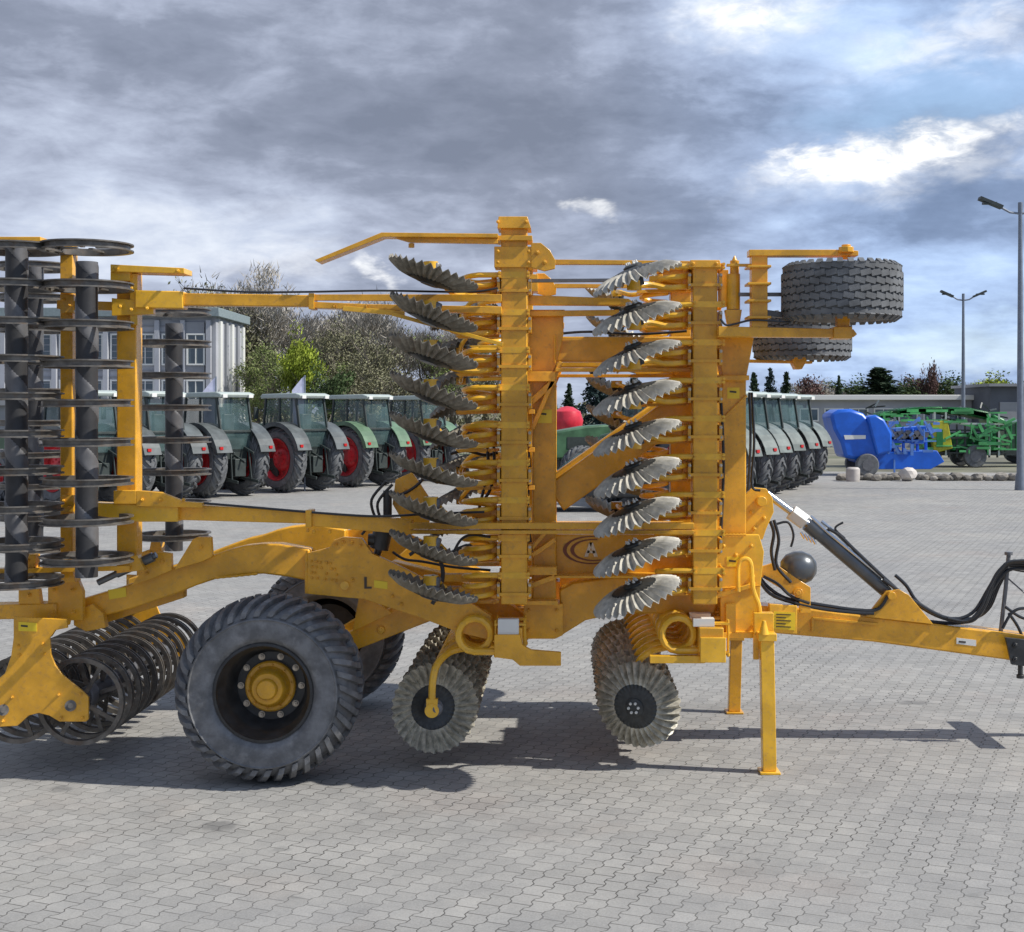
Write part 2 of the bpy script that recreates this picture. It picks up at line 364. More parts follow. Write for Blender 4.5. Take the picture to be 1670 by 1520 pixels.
# ---- wheel with bar-tread tyre (axis Y, outer face towards -Y)
def tyre_mesh(name, r, wd, rr, m, nl, lug=0.032, lw=0.05, sweep=0.42, bulge=0.03, sh=1.0):
    mb = MB(); h = wd / 2
    sec = [(0.0, 1.0), (0.30, .997), (0.50, .985), (0.68, .962), (0.82, .925), (0.92, .880), (0.985, .825), (1.0, .765)]      # crown to sidewall
    def q(i, off):
        y0, r0 = sec[max(i - 1, 0)]; y1, r1 = sec[min(i + 1, len(sec) - 1)]; d = Vector(((y1 - y0) * h, (r1 - r0) * r)).normalized(); nrm = Vector((-d.y, d.x))
        if nrm.y < 0 and i < 3: nrm = -nrm
        return Vector((sec[i][0] * h, sec[i][1] * r)) + nrm * off
    car = [q(i, -lug) for i in range(len(sec))]
    side = [(p.y, -p.x) for p in car]
    t0 = side[-1]
    low = [(rr + (r - rr) * 0.60, -h * 1.0 + lug * .35), (rr + (r - rr) * 0.575, -h - .004 + lug * .2), (rr + (r - rr) * 0.55, -h * 1.0 + lug * .35), (rr + (r - rr) * 0.40, -h * 1.0 + lug * .4 - bulge * .2), (rr + (r - rr) * 0.22, -h * 0.95), (rr + (r - rr) * 0.17, -h * 0.93), (rr + (r - rr) * 0.14, -h * 0.88), (rr + 0.012, -h * 0.78), (rr, -h * 0.62)]
    prof = [x for x in low[::-1]] + side[::-1]; prof += [(a, -b) for a, b in prof[-2::-1]]
    mb.lathe(prof, n=80)
    for side_ in (-1, 1):
        for k in range(nl):
            th0 = 2 * math.pi * (k + (0.5 if side_ > 0 else 0)) / nl; rows = []; segs = 6
            for j in range(segs + 1):
                t = j / segs; th = th0 + sweep * (2 * math.pi / nl) * 2.2 * (t ** 1.1)
                lo = q(j, -lug * 1.15); hi = q(j, -0.003 if j < segs else -lug * .55); dt = lw / 2 / r * (0.85 + 0.25 * t)
                y0 = -side_ * 0.012 if j == 0 else 0
                rows.append([(math.cos(th + a) * p.y, side_ * p.x + y0, math.sin(th + a) * p.y) for a, p in ((-dt, lo), (-dt * 0.8, hi), (dt * 0.8, hi), (dt, lo))])
            vs = [p for r_ in rows for p in r_]; fs = []
            for j in range(segs):
                for c in range(3): fs.append((j * 4 + c, j * 4 + c + 1, (j + 1) * 4 + c + 1, (j + 1) * 4 + c))
            fs += [(0, 1, 2, 3), (segs * 4 + 3, segs * 4 + 2, segs * 4 + 1, segs * 4)]
            mb.add(vs, fs)
    return mb.mesh(name, m)
WR = 0.603; WW = 0.56
me_tyre = tyre_mesh('tyre', WR, WW, 0.292, 'rubber_pale', 36, lug=0.036, lw=0.050, sweep=0.55, bulge=0.012)
mb = MB(); h = WW / 2
mb.lathe([(0.292, -h * .60), (0.315, -h * .76), (0.318, -h * .86), (0.300, -h * .87), (0.290, -h * .72), (0.270, -h * .62), (0.262, -h * .35), (0.250, -h * .18), (0.235, -h * .02), (0.215, 0.02), (0.10, 0.02), (0.0, 0.02)], n=64)
me_rim = mb.mesh('rim', 'black_paint')
mb = MB(); mb.lathe([(0.165, 0.015), (0.165, -0.02), (0.155, -0.03), (0.135, -0.032), (0.120, -0.05), (0.112, -0.10), (0.098, -0.115), (0.07, -0.118), (0.066, -0.14), (0.058, -0.148), (0.03, -0.15), (0.0, -0.15)], n=40)
for k in range(10):
    a = 2 * math.pi * k / 10 + .2; nut(mb, (math.cos(a) * 0.143, -0.030, math.sin(a) * 0.143), 0.009, 0.01)
mb.cur = 2; mb.lathe([(0.16, 0.012), (0.228, 0.012), (0.228, 0.03), (0.16, 0.03)], n=40); mb.cur = 1
for k in range(10):
    a = 2 * math.pi * k / 10; p = (math.cos(a) * 0.198, 0.018, math.sin(a) * 0.198)
    mb.cyl(p, Vector(p) + Vector((0, -0.012, 0)), 0.022, n=12); nut(mb, Vector(p) + Vector((0, -0.012, 0)), 0.016, 0.022)
me_hub = mb.mesh('hub', ['paint', 'bolt_steel', 'black_paint'])
def big_wheel(x, y, z, flip):
    M = Tr(x, y, z) @ Matrix.Rotation(math.pi if flip else 0, 4, 'Z')
    wh = link('wheel', me_rim, C, M); link('tyre', me_tyre, wh, M @ Matrix.Rotation(0.3, 4, 'Y')); link('hub', me_hub, wh, M)
    return wh
wx = P(430, 1131, 8.8).x
big_wheel(wx, 8.74 + WW / 2, WR + 0.004, False); big_wheel(wx + 0.02, 2 * YC - 8.82 - WW / 2 + 0.15, WR + 0.004, True)
mb = MB(); mb.cyl((wx, 9.2, WR), (wx, 11.05, WR), 0.06, n=16); part('axle', mb, 'paint')
mb = MB(); mb.ppx([(555, 1040), (640, 990), (700, 975), (715, 1008), (573, 1063), (470, 1115), (440, 1110)], 9.47, 0.12)
nut(mb, P(622, 1027, 9.47), 0.03, 0.02); aa = part('axle_arm', mb, 'paint', 0.006); mirror(aa)
mb = MB(); nut(mb, P(622, 1027, 9.455), 0.022, 0.01); part('pivot_bolt', mb, 'paint_bright')
mb = MB(); mb.ppx([(585, 975), (600, 975), (640, 1000), (600, 1018), (575, 1030)], 9.40, 0.03); part('arm_bracket', mb, 'paint', 0.003)

# ---- discs
def disc_mesh(name, mats, r=0.292, nfl=32, dome=1, am=0.015):
    mb = MB(); n = nfl * 4; radii = [0.0, 0.045, 0.09, 0.125, 0.15, 0.18, 0.215, 0.25, 0.28, r]
    def pt(rr, k, off):
        a = 2 * math.pi * k / n; fl = max(0, min(1, (rr - 0.125) / 0.09)); amp = am * fl
        sn = math.sin(nfl * a); y = dome * (0.03 - 1.0 * rr * rr) - 0.03 + amp * math.copysign(abs(sn) ** 0.6, sn) + off
        q = rr * (1 + (0.022 * math.cos(nfl * a) if rr > 0.285 else 0)); a2 = a + 0.10 * max(0, rr - 0.12) / 0.17
        return (math.cos(a2) * q, y + 0.03, math.sin(a2) * q)
    for off in (0.0, 0.005):
        vs = []; fs = []
        for rr in radii[1:]:
            vs += [pt(rr, k, off) for k in range(n)]
        c = len(vs); vs.append((0, 0.03 + off, 0))
        b0 = len(mb.v)
        for v in vs: mb.v.append(Vector(v))
        for j in range(len(radii) - 2):
            for k in range(n):
                mb.f.append([b0 + j * n + k, b0 + j * n + (k + 1) % n, b0 + (j + 1) * n + (k + 1) % n, b0 + (j + 1) * n + k]); mb.mi.append(0 if radii[j + 1] >= 0.148 else 1)
        for k in range(n): mb.f.append([b0 + c, b0 + (k + 1) % n, b0 + k]); mb.mi.append(1)
    N = n * (len(radii) - 1) + 1; j = len(radii) - 2
    for k in range(n): mb.f.append([j * n + k, j * n + (k + 1) % n, N + j * n + (k + 1) % n, N + j * n + k]); mb.mi.append(0)
    return mb.mesh(name, mats)
me_discF = disc_mesh('disc', ['disc_steel', 'disc_dark'], dome=-1)
me_discM = disc_mesh('disc', ['disc_mud', 'disc_dark'], dome=-1, am=0.022)
me_discR = disc_mesh('disc', ['disc_worn', 'disc_dark'])
me_discRm = disc_mesh('disc', ['disc_mud', 'disc_dark'], am=0.022)
mb = MB(); mb.cur = 1; mb.lathe([(0.0, -0.045), (0.045, -0.045), (0.062, -0.035), (0.062, 0.038), (0.04, 0.05), (0.034, 0.10), (0, 0.10)], n=24); mb.cur = 0
for k in range(6):
    a = k * math.pi / 3; nut(mb, (0.034 * math.cos(a), -0.045, 0.034 * math.sin(a)), 0.010, 0.008)
me_dhubF = mb.mesh('disc_hub', ['white_part', 'disc_dark'])
mb = MB(); mb.lathe([(0.0, -0.115), (0.030, -0.115), (0.036, -0.108), (0.038, -0.06), (0.055, -0.05), (0.058, 0.0), (0.058, 0.035), (0, 0.035)], n=24); me_dhubR = mb.mesh('disc_hub', 'shaft_grey')
# ---- spring arms (origin = coil centre)
def arm_mesh(yend, turns=2, wire=0.0185, r=0.103):
    mb = MB(); path = [Vector((0.27, -0.07, -r)), Vector((0.12, -0.07, -r))]
    k = 14 * turns
    for i in range(k + 1):
        a = 2 * math.pi * turns * i / k; path.append(Vector((-r * math.sin(a), -0.07 + 0.14 * i / k, -r * math.cos(a))))
    s2 = 1 if yend > 0 else 1
    path += catmull([Vector((-0.06, 0.07, -0.106)), Vector((-0.17, 0.05, -0.13)), Vector((-0.25, yend * 0.6 + 0.02, -0.20)), Vector((-0.275, yend, -0.31)), Vector((-0.278, yend, -0.45))], 4)
    mb.tube(path, wire, 8)
    mb.box((-0.278, yend, -0.45), (0.075, 0.05, 0.07)); mb.cyl((-0.278, yend - 0.03, -0.49), (-0.278, yend + 0.03, -0.49), 0.047, n=20)
    # clamp round the beam
    mb.box((0.235, -0.07, -0.117), (0.205, 0.040, 0.010)); mb.box((0.235, -0.07, 0.075), (0.205, 0.055, 0.014))
    for sx in (-0.095, 0.095):
        for sy in (-0.012, 0.012): mb.cyl((0.235 + sx, -0.07 + sy, -0.145), (0.235 + sx, -0.07 + sy, 0.10), 0.007, n=6); mb.cyl((0.235 + sx, -0.07 + sy, -0.138), (0.235 + sx, -0.07 + sy, -0.122), 0.012, n=6)
    return mb.mesh('spring_arm', 'paint_bright')
me_armF = arm_mesh(0.09); me_armR = arm_mesh(-0.085); me_armFm = arm_mesh(0.09, 3, 0.024, 0.108); me_armRm = arm_mesh(-0.085, 3, 0.024, 0.108)
def axis_rot(n):   # rotation taking the disc axis (-Y) to n
    return Vector((0, -1, 0)).rotation_difference(Vector(n).normalized()).to_matrix().to_4x4()
RF = axis_rot((-0.34, -0.93, -0.09)); RR_ = axis_rot((0.33, -0.93, 0.08))
FOLD = {'mid': Matrix.Identity(4), 'near': Matrix.Rotation(R(-90), 4, 'X'), 'far': Matrix.Rotation(R(90), 4, 'X')}
def disc_unit(where, M, front):
    arm = link('spring_arm', ((me_armFm if front else me_armRm) if where == 'mid' else (me_armF if front else me_armR)), C, M)
    D = M @ Tr(-0.278, 0.0, -0.49)
    D = D @ Matrix.Rotation(R(random.uniform(-2.5, 2.5)), 4, 'X') @ (RF if front else RR_) @ Matrix.Rotation(R(random.uniform(-2, 2)), 4, 'Z') @ Matrix.Rotation(random.uniform(0, 6.28), 4, 'Y')
    d = link('disc', (me_discM if where == 'mid' else me_discF) if front else (me_discRm if where == 'mid' else me_discR), C, D); link('disc_hub', me_dhubF if front else me_dhubR, d, D)
XF = P(1155, 0, 9.15).x; XR = P(838, 0, 9.1).x     # wing beams
ZM = 0.92
# middle section, near to far
for i in range(9):
    y = 9.22 + 0.235 * i
    disc_unit('mid', Tr(P(1105, 0, 9.2).x, y, ZM), True); disc_unit('mid', Tr(P(775, 0, 9.2).x, y - 0.03, ZM), False)
# wings
for i in range(9):
    vf = 449 + 62.8 * i; z = 2.4 - (vf - 671) / F * 9.0
    for side, yb in (('near', 9.22), ('far', 2 * YC - 9.22)):
        M = Tr(XF - 0.235, yb, z) @ FOLD[side]; disc_unit(side, M, True)
    vr = 463 + 62.0 * i; z = 2.4 - (vr - 671) / F * 9.0
    for side, yb in (('near', 9.22), ('far', 2 * YC - 9.22)):
        M = Tr(XR - 0.235, yb, z) @ FOLD[side]; disc_unit(side, M, False)

# ---- wing beams and frame (near, mirrored to the far side)
def both(name, mb, m, bevel=0.004):
    o = part(name, mb, m, bevel); mirror(o); return o
mb = MB(); mb.ppx([(817, 372), (860, 372), (860, 986), (817, 986)], 9.10, 0.17); both('wing_beam', mb, 'paint', 0.008)
mb = MB(); mb.ppx([(1130, 432), (1170, 432), (1170, 986), (1130, 986)], 9.10, 0.17); both('wing_beam', mb, 'paint', 0.008)
mb = MB(); mb.ppx([(813, 353), (860, 353), (866, 372), (811, 372)], 9.06, 0.25); mb.ppx([(809, 384), (868, 384), (868, 392), (809, 392)], 9.06, 0.25)
mb.ppx([(806, 402), (870, 402), (870, 436), (806, 436)], 9.085, 0.20)
for u, v in ((812, 362), (858, 362), (812, 410), (862, 410), (812, 428), (862, 428)): nut(mb, P(u, v, 9.06), 0.012)
both('beam_cap', mb, 'paint')
mb = MB(); mb.ppx([(1126, 424), (1174, 424), (1176, 436), (1124, 436)], 9.06, 0.25)
for u, v in ((1130, 430), (1168, 430)): nut(mb, P(u, v, 9.06))
both('beam_cap', mb, 'paint')
for ub, v0, n in ((838.5, 466, 9), (1150, 457, 9)):           # seams and clamp bands with their bolts
    for i in range(n):
        mb = MB(); v = v0 + 62 * i - 14
        mb.ppx([(ub - 26, v + 19), (ub + 26, v + 19), (ub + 26, v + 24), (ub - 26, v + 24)], 9.088, 0.011)
        for sx in (-1, 1): mb.ppx([(ub + sx * 23, v + 2), (ub + sx * 28, v + 2), (ub + sx * 28, v + 28), (ub + sx * 23, v + 28)], 9.11, 0.16)
        mb.cur = 1
        for du in (-25.5, 25.5):
            for dv in (6, 22): nut(mb, P(ub + du, v + dv, 9.11), 0.011, 0.018)
        mb.cur = 0
        o = part('clamp', mb, ['paint', 'bolt_steel'], 0.0)
# arms reaching back from the wing beams towards the discs (cast blocks)
for ub, v0 in ((775, 466), (1085, 453)):
    for i in range(9):
        v = v0 + 62 * i; mb = MB()
        mb.ppx([(ub - 6, v - 8), (ub + 44, v - 13), (ub + 44, v + 13), (ub - 6, v + 5)], 9.24, 0.09); mb.ppx([(ub - 26, v - 3), (ub - 4, v - 6), (ub - 4, v + 4), (ub - 26, v + 6)], 9.16, 0.07)
        part('arm_block', mb, 'paint', 0.005)

mb = MB(); mb.ppx([(868, 560), (907, 560), (907, 1036), (868, 1036)], 9.40, 0.17); both('frame_post', mb, 'paint', 0.01)
mb = MB(); mb.ppx([(1177, 600), (1217, 600), (1217, 872), (1177, 872)], 9.40, 0.17); both('frame_post', mb, 'paint', 0.01)
mb = MB(); mb.ppx([(905, 549), (1178, 549), (1178, 590), (905, 590)], 9.44, 0.16); both('frame_tube', mb, 'paint', 0.01)
mb = MB(); mb.ppx([(862, 512), (919, 512), (919, 545), (909, 590), (896, 620), (868, 650), (862, 650)], 9.36, 0.03); mb.ppx([(862, 505), (921, 505), (921, 513), (862, 513)], 9.30, 0.24)
mb.ppx([(850, 606), (906, 606), (906, 622), (850, 622)], 9.28, 0.20); mb.bpx(868, 700, 915, 590, 7, 9.3, 0.05)
both('gusset', mb, 'paint', 0.003)
mb = MB(); mb.ppx([(1168, 546), (1230, 546), (1226, 570), (1216, 622), (1180, 622), (1172, 575)], 9.34, 0.20); mb.ppx([(1162, 540), (1236, 540), (1236, 547), (1162, 547)], 9.28, 0.30)
mb.ppx([(1170, 612), (1222, 612), (1222, 620), (1170, 620)], 9.30, 0.30); mb.bpx(1172, 690, 1218, 645, 4, 9.385, 0.02); both('gusset', mb, 'paint', 0.004)
mb = MB(); mb.bpx(905, 812, 1125, 655, 50, 9.50, 0.12); both('diagonal_brace', mb, 'paint', 0.012)
mb = MB(); mb.ppx([(668, 853), (1132, 853), (1132, 863), (668, 863)], 9.02, 0.07); mb.ppx([(668, 865), (1132, 865), (1132, 871), (668, 871)], 9.02, 0.09)
part('link_bar', mb, 'paint', 0.003)
mb = MB(); mb.ppx([(905, 872), (1140, 872), (1140, 938), (905, 938)], 9.50, 0.18); both('lower_frame_beam', mb, 'paint', 0.012)
mb = MB(); mb.ppx([(905, 548), (905, 548)], 9, 0.1) if 0 else None
# lettered emblem on the lower beam
def ellipse_ring(mb, u, v, ru, rv, th, Y, a0=0, a1=360, n=40):
    for i in range(n):
        t0 = R(a0 + (a1 - a0) * i / n); t1 = R(a0 + (a1 - a0) * (i + 1) / n); q = []
        for t, k in ((t0, 1), (t1, 1), (t1, 1 - th), (t0, 1 - th)): q.append((u + ru * k * math.cos(t), v - rv * (k if k == 1 else 1 - th * 0.6) * math.sin(t)))
        mb.ppx(q, Y, 0.002)
mb = MB(); ellipse_ring(mb, 965, 897, 47, 23, 0.13, 9.494, 70, 300); ellipse_ring(mb, 968, 897, 38, 18, 0.16, 9.494, 80, 290); part('emblem_ring', mb, 'logo_dark')
mb = MB(); A = lambda pts: mb.ppx(pts, 9.494, 0.002)
A([(953, 908), (961, 885), (966, 885), (959, 908)]); A([(961, 885), (967, 885), (975, 908), (969, 908)]); A([(958, 898), (970, 898), (971, 902), (957, 902)])
part('emblem_letter', mb, 'logo_light')
# inner struts between rear beam, posts, centre
for a_ in ([(846, 925), (908, 925), (908, 938), (846, 938)], [(720, 937), (815, 937), (815, 949), (720, 949)], [(724, 958), (815, 958), (815, 966), (724, 966)], [(846, 980), (910, 980), (910, 987), (846, 987)], [(906, 600), (1128, 600), (1128, 606), (906, 606)] , [(1060, 440), (1128, 436), (1128, 442), (1060, 446)]):
    mb = MB(); mb.ppx(a_, 9.27, .10); both('wing_strut', mb, 'paint', 0.003)
for a_ in ((862, 660, 905, 620, 10), (868, 905, 905, 880, 7), (846, 962, 905, 940, 8), (862, 900, 905, 850, 6), (1172, 560, 1130, 600, 7)):
    mb = MB(); mb.bpx(*a_, 9.3, .06); both('wing_strut', mb, 'paint', 0.003)
mb = MB(); mb.ppx([(855, 985), (918, 985), (918, 1036), (905, 1042), (850, 1042)], 9.38, 0.22)
for u in (862, 908): 
    for v in (995, 1028): nut(mb, P(u, v, 9.38), 0.013)
both('hinge_block', mb, 'paint', 0.006)
mb = MB(); mb.ppx([(912, 962), (935, 950), (1000, 941), (1130, 943), (1170, 985), (1165, 1003), (1010, 1000), (955, 1012), (915, 1037)], 9.45, 0.16); both('main_side_beam', mb, 'paint', 0.012)
mb = MB(); mb.ppx([(905, 939), (1140, 939), (1140, 943), (905, 943)], 9.30, 0.30); both('frame_flange', mb, 'paint')
# cross tubes of the middle section (run sideways)
def cross(name, x, z, w_, h_, y0, y1, m='paint', bev=0.008):
    mb = MB(); mb.box((x, (y0 + y1) / 2, z), (w_, y1 - y0, h_)); return part(name, mb, m, bev)
cross('disc_beam', P(1158, 0, 9.15).x, ZM - 0.025, 0.165, 0.165, 9.07, 11.2); cross('disc_beam', P(775, 0, 9.2).x + 0.235, ZM - 0.025, 0.165, 0.165, 9.07, 11.2)
cross('cross_tube', P(885, 0, 9.4).x, 1.30, 0.16, 0.16, 9.58, 10.62); cross('cross_tube', P(1195, 0, 9.4).x, 1.30, 0.16, 0.16, 9.58, 10.62)
cross('cross_tube', P(885, 0, 9.4).x, 0.98, 0.14, 0.14, 9.6, 10.6)
mb = MB(); mb.ppx([(1142, 1040), (1184, 1040), (1184, 1081), (1142, 1081)], 9.05, 0.02); part('beam_end_cap', mb, 'paint_bright', 0.004)
mb = MB()
for i in range(8): mb.box((P(1147, 0, 9.15).x, 9.15 + 0.235 * i, 1.005), (0.14, 0.09, 0.05))
part('clamp_row', mb, 'white_part')
mb = MB(); mb.ppx([(1060, 1070), (1150, 1070), (1150, 1082), (1060, 1082)], 9.10, 0.06); part('clamp_bar', mb, 'paint_bright', .003)
# latch plate beside the rear disc beam
mb = MB(); mb.ppx([(806, 1035), (848, 1035), (852, 1052), (866, 1060), (915, 1064), (915, 1086), (848, 1086), (836, 1076), (806, 1072)], 9.03, 0.035); part('latch_plate', mb, 'paint', 0.004)
mb = MB(); mb.ppx([(812, 1010), (846, 1010), (846, 1040), (812, 1040)], 9.045, 0.06); part('label_plate', mb, 'white_part', 0.002)

# ---- headstock at the front
mb = MB(); mb.ppx([(1168, 872), (1238, 872), (1246, 900), (1240, 960), (1238, 1036), (1175, 1036), (1175, 960), (1168, 930)], 9.34, 0.05)
for u, v in ((1180, 890), (1225, 890), (1180, 935), (1228, 940), (1184, 1020), (1228, 1020), (1200, 905), (1215, 958)): nut(mb, P(u, v, 9.34), 0.014)
both('headstock_plate', mb, 'paint_bright', 0.004)
cross('headstock_tube', P(1205, 0, 9.4).x, 1.36, 0.20, 0.20, 9.39, 10.81); cross('headstock_tube', P(1205, 0, 9.4).x, 0.99, 0.18, 0.2, 9.39, 10.81)
mb = MB(); mb.ppx([(1170, 968), (1232, 950), (1232, 957), (1170, 976)], 9.30, 0.05); mb.ppx([(1184, 985), (1200, 985), (1200, 1036), (1184, 1036)], 9.29, 0.05); mb.ppx([(1166, 1032), (1240, 1032), (1240, 1041), (1166, 1041)], 9.28, 0.14); part('headstock_rib', mb, 'paint_bright', 0.003)
mb = MB(); mb.tube([P(1204, 965, 9.27), P(1204, 925, 9.27), P(1212, 912, 9.27), P(1224, 918, 9.27), P(1228, 960, 9.27), P(1238, 990, 9.27), P(1240, 1030, 9.27)], 0.016, 8, smooth=5); part('headstock_hook', mb, 'paint_bright')
mb = MB(); mb.ppx([(1216, 806), (1228, 795), (1250, 797), (1260, 812), (1262, 835), (1250, 862), (1244, 880), (1216, 880)], 9.62, 0.05); mb.ppx([(1216, 806), (1228, 795), (1250, 797), (1260, 812), (1262, 835), (1250, 862), (1244, 880), (1216, 880)], 9.96, 0.05)
mb.cyl(P(1243, 818, 9.55), P(1243, 818, 9.55) + Vector((0, 0.55, 0)), 0.035, n=16)
for u, v in ((1226, 835), (1246, 845), (1230, 862)): nut(mb, P(u, v, 9.62), 0.016)
part('cylinder_lug', mb, 'paint_bright', 0.004)
# support legs
def leg(ub, vt, ua, va, wpx, Y, near):
    mb = MB(); p0, p1 = P(ub, vt, Y), P(ua, va, Y); p1.z = 0.022
    mb.beam(p0, p1, wpx / F * Y, 0.09); wpl = 0.135; mb.box((p1.x, Y, 0.012), (wpl, 0.15, 0.016)); mb.box((p0.x, Y, p0.z + 0.01), (wpx / F * Y + 0.03, 0.12, 0.05))
    part('support_leg', mb, 'paint_bright' if near else 'paint', 0.004)
leg(1250, 1040, 1254, 1262, 22, 9.16, True); leg(1200, 1040, 1197, 1163, 19, 10.98, False)
mb = MB(); mb.ppx([(1229, 1035), (1238, 1035), (1238, 1076), (1229, 1076)], 9.2, .04); mb.cyl(P(1246, 1035, 9.12), P(1246, 1012, 9.12), 0.035, 0.012, n=14); mb.ppx([(1230, 1000), (1262, 1000), (1262, 1036), (1230, 1036)], 9.21, 0.08); part('leg_bracket', mb, 'paint_bright', 0.003)
# ---- drawbar and lift cylinder
mb = MB(); yb = 9.98; pts = [(1240, 988), (1320, 993), (1400, 1003), (1625, 1030), (1745, 1046), (1745, 1085), (1655, 1078), (1425, 1047), (1240, 1031)]
mb.ppx(pts, yb, 0.22); part('drawbar', mb, 'paint', 0.012)
mb = MB(); mb.ppx([(1412, 1006), (1445, 964), (1466, 961), (1482, 970), (1522, 1018)], 9.95, 0.025); mb.ppx([(1412, 1006), (1445, 964), (1466, 961), (1482, 970), (1522, 1018)], 10.2, 0.025); mb.cyl(P(1455, 972, 9.9), P(1455, 972, 9.9) + Vector((0, .36, 0)), .03, n=14); part('cylinder_bracket', mb, 'paint', 0.003)
mb = MB(); mb.ppx([(1255, 985), (1300, 988), (1300, 1034), (1255, 1031)], 9.86, 0.08); part('drawbar_plate', mb, 'paint_bright', 0.004)
mb = MB(); mb.ppx([(1262, 997), (1297, 999), (1297, 1028), (1262, 1026)], 9.855, 0.003); part('sticker', mb, 'sticker')
mb = MB()
for i in range(5): mb.ppx([(1266, 1001 + 5 * i), (1290 - (i % 2) * 8, 1002 + 5 * i), (1290 - (i % 2) * 8, 1003.5 + 5 * i), (1266, 1002.5 + 5 * i)], 9.851, 0.003)
part('sticker_text', mb, 'sticker_ink')
mb = MB(); mb.bpx(1325, 1008, 1432, 1018, 4, 9.962, 0.015); mb.bpx(1325, 1008, 1325, 1030, 4, 9.962, 0.015); part('drawbar_rib', mb, 'paint', .002)
yk = 10.06
mb = MB(); mb.cyl(P(1335, 868, yk), P(1447, 964, yk), 0.055, n=24); mb.cyl(P(1318, 853, yk), P(1337, 870, yk), 0.062, n=24); mb.cyl(P(1443, 960, yk), P(1452, 969, yk), 0.05, n=20); part('hydraulic_cylinder', mb, 'cyl_grey')
mb = MB(); mb.cyl(P(1250, 805, yk), P(1322, 858, yk), 0.028, n=16); part('piston_rod', mb, 'chrome')
mb = MB(); mb.cyl(P(1290, 835, yk), P(1313, 852, yk), 0.062, n=6); part('cylinder_lock', mb, 'white_part', 0.004)
mb = MB()
for i in range(4): mb.cyl(P(1306 + i * 6, 868 + i * 3, yk - .06), P(1312 + i * 6, 878 + i * 3, yk - .06), 0.010, n=8)
mb.tube([P(1322, 842, yk - .05), P(1350, 868, yk - .05), P(1440, 942, yk - .05)], 0.012, 8); mb.tube([P(1340, 850, yk), P(1362, 868, yk), P(1385, 890, yk)], 0.012, 8); part('cylinder_pipe', mb, 'chrome')
mb = MB(); mb.lathe([(0, -.13), (.05, -.125), (.095, -.09), (.12, -.03), (.12, .03), (.095, .09), (.05, .125), (0, .13)], c=P(1302, 926, 10.0), axis='X', n=28); part('accumulator', mb, 'cyl_grey')
mb = MB(); mb.ppx([(1240, 925), (1262, 918), (1310, 950), (1322, 958), (1322, 1000), (1305, 1000), (1303, 975), (1282, 965), (1240, 940)], 9.9, .04); mb.cyl(P(1302, 967, 9.9), P(1302, 967, 9.86), 0.035, n=16); mb.cyl(P(1302, 967, 9.86), P(1302, 967, 9.84), 0.02, n=6)
part('valve_bracket', mb, 'paint', 0.003)
def hose(pts, Y, r=0.013, sm=6, dy=None):
    hb = MB(); hb.tube([P(u, v, Y + (dy[i] if dy else 0)) for i, (u, v) in enumerate(pts)], r, 8, smooth=sm); part('hydraulic_hose', hb, 'hose')
mb = MB()
hose([(1235, 935), (1250, 955), (1280, 975), (1330, 985), (1400, 995), (1432, 993), (1448, 972)], 9.93); hose([(1238, 945), (1262, 972), (1330, 991), (1395, 999), (1425, 1000)], 9.91)
hose([(1245, 940), (1268, 952), (1290, 972), (1320, 984)], 9.88, 0.011); hose([(1350, 862), (1368, 872), (1395, 898), (1445, 945), (1480, 975), (1530, 1005), (1580, 1014), (1605, 990), (1625, 940), (1648, 917), (1700, 915)], 10.0)
hose([(1375, 852), (1362, 862), (1378, 878)], 10.0, 0.008); hose([(1460, 938), (1478, 955), (1500, 985), (1550, 1010), (1590, 1008), (1618, 962), (1640, 925), (1700, 922)], 10.05)
hose([(1300, 985), (1400, 1000), (1500, 1012), (1560, 1016), (1596, 1004), (1622, 955), (1650, 928), (1700, 932)], 10.02); hose([(1440, 945), (1490, 980), (1545, 1008), (1585, 1000), (1612, 960), (1630, 930), (1655, 915), (1700, 925)], 9.97)
for k in range(6):
    d = k * 3.0; hose([(1545 + d, 1008), (1578 + d, 1012 - k), (1600 + d, 990), (1615 + d, 955), (1632 + d, 928), (1652 + d * .5, 915 + k * 3), (1720, 914 + k * 5)], 9.95 + 0.035 * k, 0.0095)
hose([(1265, 855), (1285, 852), (1294, 872), (1290, 892)], 9.95, 0.009); hose([(1256, 850), (1262, 870), (1258, 900), (1264, 930)], 9.8, 0.012); hose([(1262, 848), (1270, 880), (1266, 920), (1290, 950)], 9.85, 0.012)
hose([(1640, 990), (1668, 1008), (1700, 1010)], 10.02, 0.011); hose([(1645, 1000), (1660, 1022), (1672, 1050)], 10.02, 0.011); hose([(1635, 1025), (1650, 1000), (1672, 992), (1720, 1000)], 9.94, 0.011)
mb = MB(); mb.tube([P(1632, 1030, 10.05), P(1640, 960, 10.05), P(1645, 905, 10.05)], 0.016, 8); mb.cyl(P(1645, 905, 10.05), P(1645, 900, 10.05), .03, n=10); mb.tube([P(1640, 940, 10.05), P(1672, 968, 10.05)], .006, 6); part('hose_stand', mb, 'shaft_grey')
mb = MB(); mb.cyl(P(1664, 1075, 10.0), P(1664, 1100, 10.0), 0.018, n=10); mb.cyl(P(1664, 1100, 10.0), P(1664, 1106, 10.0), 0.028, n=10); mb.ppx([(1640, 1040), (1700, 1046), (1700, 1090), (1650, 1084)], 9.90, .03); 
for u, v in ((1655, 1052), (1655, 1075)): nut(mb, P(u, v, 9.9), 0.02)
part('hitch_plate', mb, 'black_paint', .003)
mb = MB(); mb.ppx([(1640, 1040), (1700, 1046), (1700, 1090), (1650, 1084)], 10.24, .03); part('hitch_plate', mb, 'black_paint', .003)
